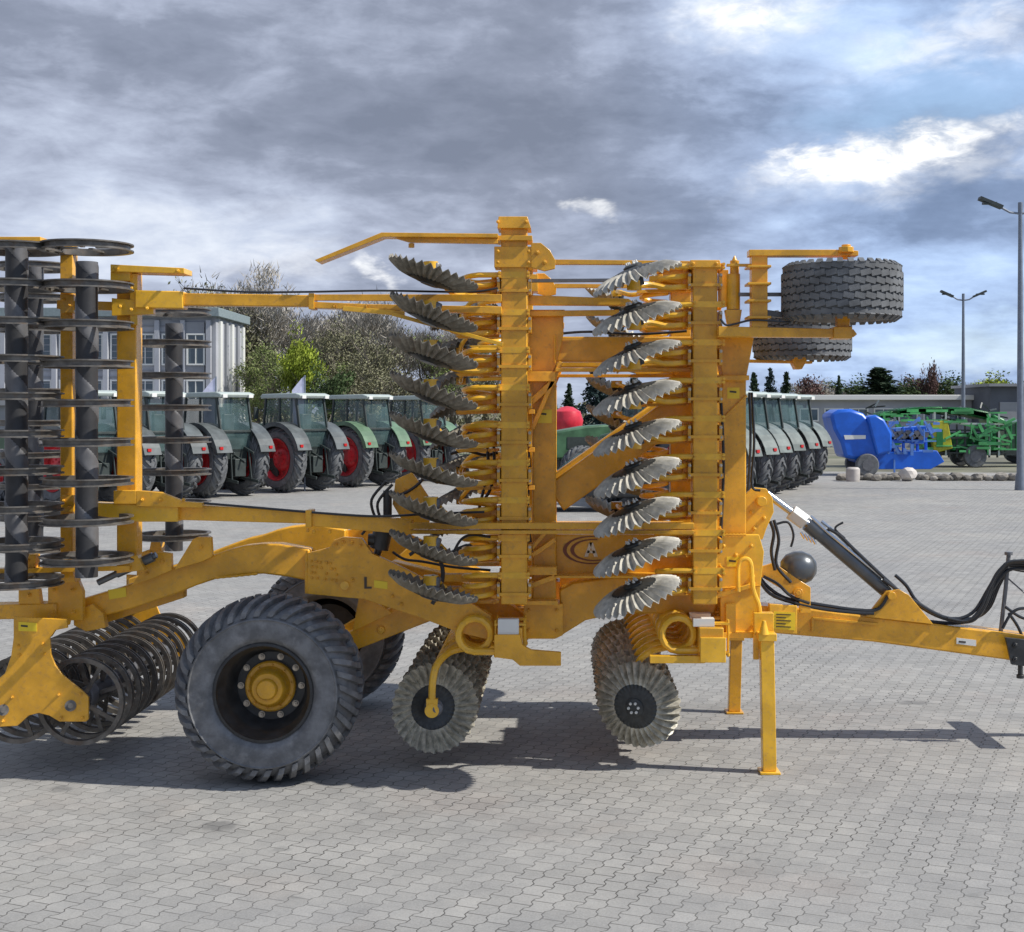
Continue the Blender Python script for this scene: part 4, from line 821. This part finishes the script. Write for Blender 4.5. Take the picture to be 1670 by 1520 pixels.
tractor_at(657, 787, HD, 'green tractor at the right end of the left row, half behind the rear discs', fend='fender_green')
HR = (-.66, .75)
tractor_at(1106, 829, HR, 'pale green tractor hidden mostly behind the front wing beam', fend='fender_pale')
tractor_at(1140, 822, HR, 'pale green tractor nearest the front frame post, first of the row of big tyres', fend='fender_pale')
tractor_at(1168, 815, HR, 'pale green tractor second from the front frame post in the row of tyres', fend='fender_pale')
tractor_at(1196, 808, HR, 'pale green tractor third from the front frame post in the row of tyres', fend='fender_pale')
tractor_at(1226, 801, HR, 'pale green tractor next to last before the blue machine', fend='fender_pale')
tractor_at(1254, 793, HR, 'pale green tractor at the right end of the row, next to the blue machine', fend='fender_pale')
tractor_at(1075, 800, (-.9, -.25), 'dark green tractor facing left behind the diagonal brace', wheel=False)
# red mower beside the spruce
t = thing('mower', G(925, 786), 0, 'red farm machine with a rounded hood, behind the orange frame posts', 'farm machine')
M0 = WM[t]
mb = MB(); mb.lathe([(0, -.5), (.3, -.45), (.5, -.2), (.55, .1), (.45, .4), (.2, .55), (0, .58)], axis='Z', n=20); mb.box((0, 0, -.7), (.3, .3, 1.2)); link('hood', mb.mesh('hood', 'red_paint'), t, M0 @ Tr(0, 0, 2.0))
mb = MB(); mb.box((0, 0, .55), (2.4, .8, .25)); mb.box((0, 0, .95), (.4, .4, .7)); link('frame', mb.mesh('frame', 'yellow_paint'), t, M0)
mb = MB()
for s_ in (-1, 1): mb.cyl((s_ * .9, -.5, .4), (s_ * .9, -.25, .4), .4, n=20)
link('wheel', mb.mesh('wheel', 'rubber'), t, M0)
# dark car glimpsed below the brace
t = thing('car', G(975, 832), R(178), 'dark car with rounded roof glimpsed under the diagonal brace', 'car'); M0 = WM[t]
mb = MB(); mb.prism([(-2.1, .35), (2.1, .35), (2.15, .7), (1.9, .85), (1.1, .95), (-1.9, 1.0), (-2.15, .75)], -.85, .85); link('body', mb.mesh('body', 'black_paint'), t, M0, .06)
mb = MB(); mb.prism([(-1.7, .98), (1.05, .95), (.45, 1.40), (-1.1, 1.42)], -.72, .72); link('glazing', mb.mesh('glazing', 'glass'), t, M0, .05)
for x in (-1.35, 1.35):
    for y in (-.85, .68): mb = MB(); mb.cyl((x, y, .33), (x, y + .2, .33), .33, n=24); link('wheel', mb.mesh('wheel', 'rubber_black'), t, M0)

# ================================================================== BLUE AND GREEN MACHINES
def wheelset(t, M0, x, ys, r, wd=.3, rimm_='shaft_grey'):
    for y in ys:
        mb = MB(); mb.cyl((x, y, r), (x, y + wd, r), r, n=28); o = link('wheel', mb.mesh('wheel', 'rubber'), t, M0, .04)
        mb = MB(); mb.cyl((x, y - .02, r), (x, y + .01, r), r * .5, n=20); link('rim', mb.mesh('rim', rimm_), o, M0)
Yb = 52.0
def bp(u, v): p = P(u, v, Yb); return (p.x - BX, p.z)
BX = P(1440, 0, Yb).x
t = thing('blue_baler', (BX, Yb, 0), 0, 'bright blue farm machine with a rounded hood and white stripe beside the tractor row', 'farm machine'); M0 = WM[t]
mb = MB(); mb.prism([bp(*q) for q in [(1346, 676), (1360, 668), (1380, 667), (1400, 674), (1412, 688), (1425, 700), (1432, 730), (1424, 746), (1385, 748), (1370, 745), (1364, 722), (1352, 700)]], -.9, .9); link('hood', mb.mesh('hood', 'blue_paint'), t, M0, .12)
mb = MB(); mb.prism([bp(*q) for q in [(1404, 680), (1418, 676), (1432, 684), (1444, 706), (1444, 735), (1420, 742)]], -1.05, -.2); link('side_panel', mb.mesh('side_panel', 'blue_paint'), t, M0, .08)
mb = MB(); mb.prism([bp(*q) for q in [(1368, 709), (1403, 709), (1403, 715), (1370, 716)]], -.93, -.90); link('stripe', mb.mesh('stripe', 'white_part'), t, M0)
mb = MB(); mb.prism([bp(*q) for q in [(1380, 738), (1520, 734), (1532, 752), (1510, 764), (1425, 764), (1390, 752)]], -.7, .7)
for u in (1440, 1452, 1465, 1480, 1492, 1508): mb.prism([bp(u, 690 + (u % 7) * 3), bp(u + 4, 690 + (u % 7) * 3), bp(u + 5, 745), bp(u, 745)], -.6 + (u % 5) * .2, -.5 + (u % 5) * .2)
mb.prism([bp(*q) for q in [(1438, 700), (1505, 694), (1505, 700), (1438, 706)]], -.5, .5); mb.prism([bp(*q) for q in [(1445, 716), (1500, 716), (1500, 722), (1445, 722)]], -.6, .3); link('frame', mb.mesh('frame', 'blue_paint'), t, M0, .02)
rnd = random.Random(9); mb = MB()
for i in range(44):
    u = rnd.uniform(1436, 1515); v = rnd.uniform(686, 752); L_ = rnd.uniform(6, 24); a = rnd.choice([0, 0, R(90), R(90), R(60), R(-40)])
    q0 = bp(u, v); q1 = bp(u + L_ * math.cos(a), v + L_ * math.sin(a)); y = rnd.uniform(-.95, -.5); mb.beam((q0[0], y, q0[1]), (q1[0], y, q1[1]), rnd.uniform(.04, .12), .06)
link('linkage', mb.mesh('linkage', 'blue_light'), t, M0)
mb = MB()
for i in range(9): a = (1446 + i * 7, 704 + (i * 5) % 9); mb.cyl((*[bp(*a)[0]], -.7, bp(*a)[1]), (*[bp(*a)[0]], .3, bp(*a)[1]), .12, n=12)
link('rotor', mb.mesh('rotor', 'shaft_grey'), t, M0); wheelset(t, M0, bp(1405, 0)[0], (-1.1, .8), .42)
mb = MB(); mb.cyl((bp(1405, 0)[0], -1.1, .45), (bp(1405, 0)[0], -.8, .45), .5, n=20)
# green harvester
Yb = 60.0; BX = P(1560, 0, Yb).x
t = thing('green_baler', (BX, Yb, 0), 0, 'long dark green farm machine with an arched top behind the blue one', 'farm machine'); M0 = WM[t]
mb = MB(); arch = [(1400, 690)] + [(1420, 678), (1450, 668), (1490, 664), (1530, 663), (1570, 665), (1605, 672), (1628, 684), (1630, 700)]

for q4 in ([(1402, 688), (1420, 678), (1448, 669), (1446, 678), (1424, 688)], [(1454, 668), (1490, 664), (1528, 663), (1526, 674), (1490, 675), (1456, 679)], [(1534, 664), (1570, 665), (1603, 672), (1598, 684), (1566, 677), (1536, 675)], [(1608, 675), (1628, 684), (1630, 698), (1606, 688)]): mb.prism([bp(*q) for q in q4], -1.0, 1.0); link('top_cover', mb.mesh('top_cover', 'green_paint'), t, M0, .08)
mb = MB(); mb.prism([bp(*q) for q in [(1500, 704), (1625, 706), (1628, 738), (1500, 742)]], -.6, .6); link('body', mb.mesh('body', 'green_paint'), t, M0, .06)
rnd = random.Random(4); mb = MB()
for i in range(95):
    u = rnd.uniform(1405, 1625); v = rnd.uniform(668, 735); L_ = rnd.uniform(8, 38); a = rnd.choice([0, 0, R(90), R(70), R(-35), R(20)])
    q0 = bp(u, v); q1 = bp(u + L_ * math.cos(a), v + L_ * .7 * math.sin(a)); y = rnd.uniform(-1.35, -1.0); mb.beam((q0[0], y, q0[1]), (q1[0], y, q1[1]), rnd.uniform(.04, .13), .08)
link('linkage', mb.mesh('linkage', 'green_light'), t, M0)
mb = MB()
for i in range(30):
    u = rnd.uniform(1405, 1625); v = rnd.uniform(662, 690); q0 = bp(u, v); mb.beam((q0[0], rnd.uniform(-1.2, 1), q0[1]), (q0[0] + rnd.uniform(-.6, .6), rnd.uniform(-1.2, 1), q0[1] + rnd.uniform(-.2, .3)), .06, .06)
link('tine_row', mb.mesh('tine_row', 'tractor_dark'), t, M0)
mb = MB()
for u in range(1510, 1630, 13): mb.prism([bp(u, 690), bp(u + 2.5, 690), bp(u + 2.5, 745), bp(u, 745)], -.98, -.9)
for v in (700, 712, 724, 736): mb.prism([bp(1505, v), bp(1632, v), bp(1632, v + 2.5), bp(1505, v + 2.5)], -1.03, -.96)
link('side_rails', mb.mesh('side_rails', 'tractor_dark'), t, M0)
mb = MB()
for u in (1512, 1530, 1600, 1615): mb.prism([bp(u, 672), bp(u + 3, 672), bp(u + 3, 742), bp(u, 742)], -1.08, -1.04)
mb.prism([bp(1500, 688), bp(1630, 690), bp(1630, 693), bp(1500, 691)], -1.10, -1.05); link('pale_trim', mb.mesh('pale_trim', 'roof_pale'), t, M0)
mb = MB(); mb.prism([bp(*q) for q in [(1506, 690), (1532, 684), (1540, 730), (1510, 738)]], -1.3, -.9); link('front_panel', mb.mesh('front_panel', 'yellow_paint'), t, M0, .03)
mb = MB(); mb.prism([bp(1514, 700), bp(1524, 700), bp(1524, 728), bp(1514, 728)], -1.33, -1.3); link('panel_inset', mb.mesh('panel_inset', 'green_paint'), t, M0)
mb = MB(); mb.box((bp(1580, 0)[0], 0, .62), (5.5, 1.2, .22)); link('chassis', mb.mesh('chassis', 'tractor_dark'), t, M0)
wheelset(t, M0, bp(1578, 0)[0], (-1.2, .9), .48)
BX = P(1650, 0, 64).x; Yb = 64
t = thing('green_trailer', (BX, Yb, 0), 0, 'dark green machine partly cut off by the right edge of the photo', 'farm machine'); M0 = WM[t]
mb = MB(); mb.prism([bp(*q) for q in [(1632, 690), (1660, 684), (1700, 684), (1710, 735), (1636, 740)]], -1, 1); link('body', mb.mesh('body', 'tractor_green'), t, M0, .08)
mb = MB()
for u in range(1636, 1705, 9): mb.prism([bp(u, 688), bp(u + 2, 688), bp(u + 2, 738), bp(u, 738)], -1.08, -1)
link('side_rails', mb.mesh('side_rails', 'green_paint'), t, M0); wheelset(t, M0, bp(1665, 0)[0], (-1.1, .8), .5)

# ================================================================== STONES ALONG THE YARD EDGE
random.seed(11)
def rock_mesh(m, seed, flat=.7):
    rnd = random.Random(seed); bm = bmesh.new(); bmesh.ops.create_icosphere(bm, subdivisions=2, radius=.5)
    for v in bm.verts: v.co *= rnd.uniform(.82, 1.12); v.co.z *= flat
    me = bpy.data.meshes.new('rock'); bm.to_mesh(me); bm.free(); me.materials.append(MAT[m]); return me
rocks = [rock_mesh('stone', s_) for s_ in range(5)]; prk = [rock_mesh('pale_stone', s_, .8) for s_ in range(2)]
i = 0; u = 1372
while u < 1690:
    Y = 47.6 + random.uniform(0, .7); s_ = random.uniform(.28, .52); p = P(u, 0, Y)
    if not (1462 < u < 1495 or 1385 < u < 1398):
        o = link('stone', rocks[i % 5], None, Tr(p.x, Y, s_ * .26) @ Matrix.Rotation(random.uniform(0, 6), 4, 'Z') @ Matrix.Scale(s_, 4))
        tag(o, 'rough brown-grey stone in the low row along the far edge of the pavers', 'stone', 'stones along the far edge of the yard')
    i += 1; u += random.uniform(6, 11)
p = P(1480, 0, 47.5); tag(link('boulder', prk[0], None, Tr(p.x, 47.5, .24) @ Matrix.Scale(.62, 4)), 'large pale round boulder in the low row of stones below the blue machine', 'boulder')
p = P(1391, 0, 47.3); mb = MB(); mb.lathe([(0, 0), (.22, 0), (.24, .1), (.24, .42), (.18, .48), (0, .48)], axis='Z', n=20); tag(link('drum', mb.mesh('drum', 'pale_stone'), None, Tr(p.x, 47.3, .004)), 'pale upright drum at the left end of the stone row', 'drum')

# ================================================================== LAMP POSTS
def lamp_post(u, vtop, Y, hspan, label, two=True, r=.09, rise=.35):
    x = P(u, 0, Y).x; zt = zof(vtop, Y); t = thing('street_lamp', (x, Y, 0), 0, label, 'street lamp', 'tall lamp posts'); M0 = WM[t]
    mb = MB(); mb.tube([(0, 0, 0), (0, 0, zt * .5), (0, 0, zt)], r, 12, radii=[r * 1.25, r, r * .65]); mb.cyl((0, 0, 0), (0, 0, .5), r * 1.9, r * 1.5, n=12); link('pole', mb.mesh('pole', 'pole_grey'), t, M0)
    for s_ in ((-1, 1) if two else (-1,)):
        mb = MB(); mb.tube([(0, 0, zt - .12), (s_ * hspan * .25, 0, zt - .08), (s_ * hspan * .55, 0, zt + rise * .35)], r * .4, 8); link('bracket', mb.mesh('bracket', 'pole_grey'), t, M0)
        mb = MB(); mb.beam((s_ * hspan * .45, 0, zt + rise * .2), (s_ * hspan, 0, zt + rise), .10, .28); mb.box((s_ * hspan * .75, 0, zt + rise * .55), (.4, .22, .06)); link('lamp_head', mb.mesh('lamp_head', 'tractor_dark'), t, M0)
    mb = MB(); mb.cyl((0, 0, zt - .1), (0, 0, zt + .22), r * .8, n=10); link('cap', mb.mesh('cap', 'pole_grey'), t, M0)
lamp_post(1664, 342, 42, 1.25, 'tall grey lamp post at the right edge, nearest and tallest of the lamp posts')
lamp_post(1571, 486, 70, 1.15, 'thin grey double-armed lamp post standing clear against the sky behind the green machine')
lamp_post(581, 553, 95, 1.4, 'slender single-armed lamp post in front of the bare trees', two=False, r=.07)

# ================================================================== BUILDINGS AND FENCES
def window(t, M0, x, z, w_, h_, y, fr='white_part'):
    mb = MB(); a, b = w_ / 2, h_ / 2; e = .09
    mb.box((x, y, z + b), (w_ + e, .12, e)); mb.box((x, y, z - b), (w_ + e, .12, e)); mb.box((x - a, y, z), (e, .11, h_ - e)); mb.box((x + a, y, z), (e, .11, h_ - e)); mb.box((x, y, z), (.05, .09, h_ - e))
    f_ = link('window', mb.mesh('window', fr), t, M0); mb = MB(); mb.box((x, y + .02, z), (w_ - e, .03, h_ - e)); link('pane', mb.mesh('pane', 'pane'), f_, M0)
Y = 78; xl, xr = P(-60, 0, Y).x, P(352, 0, Y).x; zt = zof(517, Y); t = thing('office_building', ((xl + xr) / 2, Y, 0), 0, 'pale flat-roofed office building behind the rollers at the left', 'building'); M0 = WM[t]; W = xr - xl
mb = MB(); mb.box((0, 3.5, zt / 2), (W, 7, zt)); link('wall', mb.mesh('wall', 'white_wall'), t, M0)
mb = MB(); mb.box((0, 3.4, zt + .25), (W + .6, 7.8, .5)); link('roof', mb.mesh('roof', 'teal_roof'), t, M0, .03)
mb = MB(); mb.box((W / 2 - 1.6, -.12, zt / 2 - .1), (2.0, .2, zt - .4)); link('stair_panel', mb.mesh('stair_panel', 'grey_wall'), t, M0)
for i in range(11):
    mb = MB(); mb.box((W / 2 - .35 - i * 1.45, -.2, zt / 2 + .6), (.26, .28, zt - 1.6)); link('pilaster', mb.mesh('pilaster', 'white_wall'), t, M0)
for k in range(5): mb = MB(); mb.box((W / 2 + .07, .8 + k * 1.4, zt / 2 + .4), (.14, .5, zt - 1.2)); link('wall_panel', mb.mesh('wall_panel', 'grey_wall' if k % 2 else 'white_part'), t, M0)
mb = MB()
for k in range(16): mb.box((-1.2, -.03, 2.2 + k * .36), (W - 2.6, .06, .05))
link('cladding', mb.mesh('cladding', 'grey_wall'), t, M0)
for fl in range(2):
    for i in range(11):
        if i == 1 and fl == 0: pass
        window(t, M0, W / 2 - 1.07 - i * 1.45, 3.6 + fl * 2.6 - .3, .95, 1.7, -.06 if i != 0 else -.25)
mb = MB(); mb.box((-.5, -2.3, 2.9), (W + .2, 4.5, .35)); mb.box((-.5, -2.2, 1.4), (W - .3, 4.2, 2.7)); link('annex', mb.mesh('annex', 'grey_wall'), t, M0)
# long low building at the right
Y = 92; xl, xr = P(1290, 0, Y).x, P(1625, 0, Y).x; zt = zof(652, Y); t = thing('warehouse', ((xl + xr) / 2, Y, 0), 0, 'long low warehouse with a pale flat roof edge behind the green machines', 'building'); M0 = WM[t]; W = xr - xl
mb = MB(); mb.box((0, 6, zt / 2), (W, 12, zt)); link('wall', mb.mesh('wall', 'white_wall'), t, M0)
mb = MB(); mb.box((0, 5.9, zt + .15), (W + .6, 12.8, .34)); link('roof', mb.mesh('roof', 'white_part'), t, M0, .03)
for i in range(8): window(t, M0, -W / 2 + 1.2 + i * 1.65, zt - 1.0, 1.2, .8, -.05)
Y = 88; xl, xr = P(1615, 0, Y).x, P(1760, 0, Y).x; zt = zof(630, Y); t = thing('shed', ((xl + xr) / 2, Y, 0), 0, 'dark grey shed at the right edge behind the lamp post', 'building'); M0 = WM[t]; W = xr - xl
mb = MB(); mb.box((0, 4, zt / 2), (W, 8, zt)); link('wall', mb.mesh('wall', 'dark_wall'), t, M0)
mb = MB(); mb.box((0, 3.9, zt + .08), (W + .4, 8.6, .18)); link('roof', mb.mesh('roof', 'grey_wall'), t, M0); mb = MB(); mb.box((-W / 2 + 1.5, -.04, zt * .4), (1.8, .08, zt * .7)); link('door', mb.mesh('door', 'grey_wall'), t, M0)
# low wall behind the tractors
Y = 66; xl, xr = P(380, 0, Y).x, P(880, 0, Y).x; t = thing('fence', ((xl + xr) / 2, Y, 0), 0, 'low dark mesh fence behind the left row of tractors', 'fence'); M0 = WM[t]; W = xr - xl
for i in range(12):
    mb = MB(); mb.box((-W / 2 + W * i / 11, 0, .9), (.08, .08, 1.8)); link('post', mb.mesh('post', 'pole_grey'), t, M0)
mb = MB()
for k in range(9): mb.box((0, 0, .15 + k * .19), (W, .015, .03))
for k in range(110): mb.box((-W / 2 + W * k / 109, .01, .9), (.015, .012, 1.6))
link('mesh_panel', mb.mesh('mesh_panel', 'tractor_dark'), t, M0)
# banners
for (u, v0, v1, Y, lab) in ((497, 612, 700, 41.5, 'white banner on a pole rising between the tractor cabs'), (352, 614, 690, 39.5, 'white banner on a pole beside the office building, behind the far folded roller')):
    p = P(u, 0, Y); t = thing('banner', (p.x, Y, 0), 0, lab, 'banner', 'white banners among the tractors'); M0 = WM[t]; zt = zof(v0, Y)
    mb = MB(); mb.cyl((0, 0, 0), (0, 0, zt), .025, n=8); link('pole', mb.mesh('pole', 'pole_grey'), t, M0)
    mb = MB(); mb.prism([(0.02, zt), (-.10, zt - .1), (-.38, zt - .45), (-.33, zt - 1.6), (0.02, zt - 1.6)], -.008, .008); link('cloth', mb.mesh('cloth', 'banner_white'), t, M0)

# ================================================================== TREES
def leafy(mb, c, rad, n, size, rnd, flat=1.0, twig=False):
    for _ in range(n):
        d = Vector((rnd.gauss(0, 1), rnd.gauss(0, 1), rnd.gauss(0, 1) * flat)); d = d.normalized() * rad * (rnd.random() ** .45); d.z *= flat
        p = c + d
        if twig:
            u_ = (Vector((rnd.gauss(0, .55), rnd.gauss(0, .55), 1)) + d * .5).normalized(); w_ = u_.orthogonal().normalized() * size * .16; L_ = u_ * size * rnd.uniform(1.5, 3.6)
            mb.add([p - w_, p + w_, p + L_], [(0, 1, 2)]); continue
        a = Vector((rnd.gauss(0, 1), rnd.gauss(0, 1), rnd.gauss(0, 1))).normalized(); b = a.orthogonal().normalized(); s_ = size * rnd.uniform(.5, 1.3); cc = a.cross(b)
        mb.add([p - b * s_, p + cc * s_ * .5, p + b * s_, p - cc * s_ * .5], [(0, 1, 2, 3)])
def broad_tree(seed, h_, spread, leafm, leaves, size, clumps, twiggy=False):
    rnd = random.Random(seed); tr = MB(); lf = MB(); tips = []
    def branch(p, d, L, r, lvl):
        n = 4; path = [p]; q = p.copy(); dd = d.copy()
        for i in range(n): dd = (dd + Vector((rnd.uniform(-.2, .2), rnd.uniform(-.2, .2), rnd.uniform(-.03, .16)))).normalized(); q = q + dd * L / n; path.append(q.copy())
        tr.tube(path, r, 5 if lvl < 2 else 3, radii=[r * (1 - .16 * i) for i in range(n + 1)])
        tips.append(path[-1])
        if lvl >= 2: tips.append(path[2])
        if lvl < (4 if twiggy else 3):
            for k in range(3 if lvl else 6):
                t = rnd.uniform(.3, 1) if lvl else rnd.uniform(.35, 1); b = path[min(n, int(t * n))]; a = rnd.uniform(0, 6.28); out = Vector((math.cos(a), math.sin(a), rnd.uniform(.3, 1.1))).normalized()
                branch(b, (out * .8 + dd * .5).normalized(), L * rnd.uniform(.45, .68), r * .5, lvl + 1)
    branch(Vector((0, 0, 0)), Vector((0, 0, 1)), h_ * .55, h_ * .018, 0)
    mx = max(p.z for p in tips)
    for p in tips:
        k = h_ / mx; 
    for _ in range(clumps):
        c = rnd.choice(tips) + Vector((rnd.gauss(0, .25), rnd.gauss(0, .25), rnd.gauss(0, .2))); leafy(lf, c, rnd.uniform(.3, .8) * spread, leaves // clumps, size, rnd, 1.0, leafm == 'twig_grey')
    sc2 = h_ / max(mx, 1)
    for m_ in (tr, lf): m_.v = [Vector((v.x * spread, v.y * spread, v.z * sc2)) for v in m_.v]
    return tr.mesh('trunk', 'bark'), lf.mesh('crown', leafm)
def conifer(seed, h_, w_, leafm):
    rnd = random.Random(seed); tr = MB(); lf = MB(); tr.tube([(0, 0, 0), (0, 0, h_ * .98)], .1, 6, radii=[h_ * .016, .01])
    lev = int(h_ * 4.5)
    for i in range(lev):
        t = i / lev; z = h_ * (.06 + .94 * t); rr = w_ / 2 * (1 - t) ** .85 * rnd.uniform(.8, 1.12) + .06
        for k in range(max(5, int(12 * (1 - t)) + 4)):
            a = rnd.uniform(0, 6.28); d = Vector((math.cos(a), math.sin(a), -.28))
            for j in range(9):
                s_ = rr * (j + 1) / 9; p = Vector((0, 0, z)) + d * s_ + Vector((rnd.gauss(0, .05), rnd.gauss(0, .05), rnd.gauss(0, .05))); leafy(lf, p, .10 + .05 * h_ / 8, 3, .09 * h_ / 8 + .05, rnd)
    return tr.mesh('trunk', 'bark'), lf.mesh('crown', leafm)
kinds = {
    'bare': [broad_tree(s_, 11, 1.2, 'twig_grey', 7000, .17, 400, True) for s_ in (1, 2, 3)],
    'olive': [broad_tree(s_ + 10, 11, 1.15, m_, 4600, .10, 300, True) for s_, m_ in ((1, 'leaf_olive'), (2, 'leaf_fresh'), (3, 'leaf_olive'))],
    'bright': [broad_tree(31, 6, .75, 'leaf_bright', 7000, .10, 150)],
    'mid': [broad_tree(41, 6, 1.0, 'leaf_mid', 4200, .12, 120)],
    'red': [broad_tree(51, 6, .9, 'leaf_red', 2500, .12, 90)],
    'spruce': [conifer(61, 8, 5.4, 'needle_blue')], 'fir': [conifer(62, 8, 3.4, 'needle_green')]}
base_h = {'bare': 11, 'olive': 11, 'bright': 6, 'mid': 6, 'red': 6, 'spruce': 8, 'fir': 8}
word = {'bare': 'leafless grey-brown tree', 'olive': 'olive-leaved tree', 'bright': 'bright yellow-green tree', 'mid': 'small green tree', 'red': 'small reddish tree', 'spruce': 'dark blue-green spruce', 'fir': 'dark pointed fir'}
tname = {'bare': 'bare_tree', 'olive': 'leafy_tree', 'bright': 'leafy_tree', 'mid': 'leafy_tree', 'red': 'leafy_tree', 'spruce': 'spruce_tree', 'fir': 'fir_tree'}
cnt = {}
def tree(kind, u, vtop, Y, where, group='trees behind the yard', wide=1.0):
    k = cnt.get(kind, 0); cnt[kind] = k + 1; a, b = kinds[kind][k % len(kinds[kind])]; hh = zof(vtop, Y); s_ = hh / base_h[kind]
    t = tag(link(tname[kind], None, None, Tr(P(u, 0, Y).x, Y, 0)), word[kind] + ' ' + where, 'tree', group); M = WM[t] @ Matrix.Rotation(k * 2.1, 4, 'Z') @ Matrix.Diagonal((s_ * wide, s_ * wide, s_, 1))
    link('trunk', a, t, M); link('crown', b, t, M)
for q in [('olive', 395, 452, 88, 'just right of the office building, tallest beside it', 1.0), ('bare', 425, 447, 96, 'tallest in the left wood, above the upper link tube', 1.1), ('bare', 462, 470, 90, 'with thin twigs left of the yellow-green tree', 1.0), ('olive', 440, 560, 80, 'low and dense left of the yellow-green tree', 1.1),
          ('bright', 508, 552, 76, 'standing in front of the bare wood', 1.0), ('bare', 535, 512, 92, 'right behind the yellow-green tree', 1.0), ('olive', 560, 530, 86, 'just left of the slender lamp post', 1.0), ('bare', 600, 500, 95, 'right of the slender lamp post', 1.1), ('olive', 622, 522, 84, 'second to the right of the slender lamp post', 1.0),
          ('bare', 650, 505, 92, 'at the left tips of the rear wing discs', 1.1), ('bare', 690, 520, 88, 'behind the third rear disc from the top', 1.1), ('olive', 715, 550, 84, 'behind the rear wing discs, olive and broad', 1.2), ('bare', 745, 530, 92, 'seen between the rear discs and the spring arms', 1.1), ('olive', 790, 560, 90, 'close to the rear wing beam, lowest of the wood', 1.2), ('mid', 530, 612, 72, 'at the foot of the yellow-green tree', 1.0),
          ('olive', 840, 575, 95, 'hidden mostly behind the rear wing beam', 1.1),
          ('bare', 385, 480, 108, 'far back, just above the office roof corner', 1.3), ('bare', 480, 505, 110, 'far back above the yellow-green tree', 1.4), ('bare', 570, 505, 112, 'far back, rising over the slender lamp post', 1.4), ('olive', 480, 585, 78, 'low, left foot of the yellow-green tree', 1.5), ('olive', 600, 585, 78, 'low, just right of the slender lamp post', 1.6), ('bare', 630, 512, 112, 'far back, left of the rear discs', 1.4), ('olive', 665, 590, 80, 'low, at the left edge of the rear discs', 1.6), ('bare', 720, 530, 110, 'far back behind the rear discs', 1.4), ('bare', 770, 545, 112, 'far back behind the rear spring arms', 1.4), ('olive', 410, 590, 82, 'low, beside the corner of the office building', 1.4)]:
    tree(q[0], q[1], q[2], q[3], q[4], 'trees of the wood behind the left tractors', q[5])
for q in [('spruce', 975, 592, 70, 'left of the front discs, largest of the spruces', 1.25), ('spruce', 1035, 610, 76, 'behind the front wing discs', 1.2), ('fir', 928, 625, 90, 'smallest, beside the right side of the frame post', 1.0),
          ('fir', 1230, 607, 120, 'just above the tractor cabs at the front frame post', 1.0), ('spruce', 1256, 600, 120, 'above the right tractor cabs', .8), ('fir', 1282, 606, 125, 'right of the spruce above the tractor cabs', 1.0), ('red', 1322, 622, 130, 'between the firs and the warehouse end', 1.4), ('fir', 1368, 612, 130, 'slim, left of the large fir over the warehouse', .7),
          ('fir', 1436, 599, 110, 'broadest of the firs, standing over the warehouse roof', 3.2), ('mid', 1475, 628, 140, 'just right of the broad fir', 2.0), ('red', 1495, 622, 150, 'left of the tall red one on the skyline', 1.6), ('red', 1513, 602, 140, 'tallest of the reddish ones on the skyline', .7), ('mid', 1545, 622, 150, 'left of the thin lamp post on the skyline', 2.0),
          ('bright', 1600, 618, 135, 'on the skyline right of the thin lamp post', 2.6), ('mid', 1650, 622, 145, 'on the skyline at the right edge', 2.0), ('mid', 1395, 626, 150, 'low on the skyline left of the broad fir', 2.0), ('bare', 1340, 624, 150, 'far off on the skyline, tiny', 2.0), ('bare', 1575, 620, 170, 'far off behind the thin lamp post', 2.0)]:
    tree(q[0], q[1], q[2], q[3], q[4], 'trees on the far skyline', q[5])
# distant wood line
random.seed(5); mb = MB(); rnd = random.Random(8)
for i in range(420):
    x = rnd.uniform(-130, 170); y = rnd.uniform(205, 225); hh = 3.4 + 1.6 * math.sin(x * .07) + rnd.uniform(-.8, 1.0); leafy(mb, Vector((x, y, hh * .5)), max(1.2, hh * .6), 26, .55, rnd, .9)
tag(link('distant_wood', mb.mesh('distant_wood', 'leaf_olive')), 'low hazy line of distant woods along the horizon', 'wood', kind='stuff')
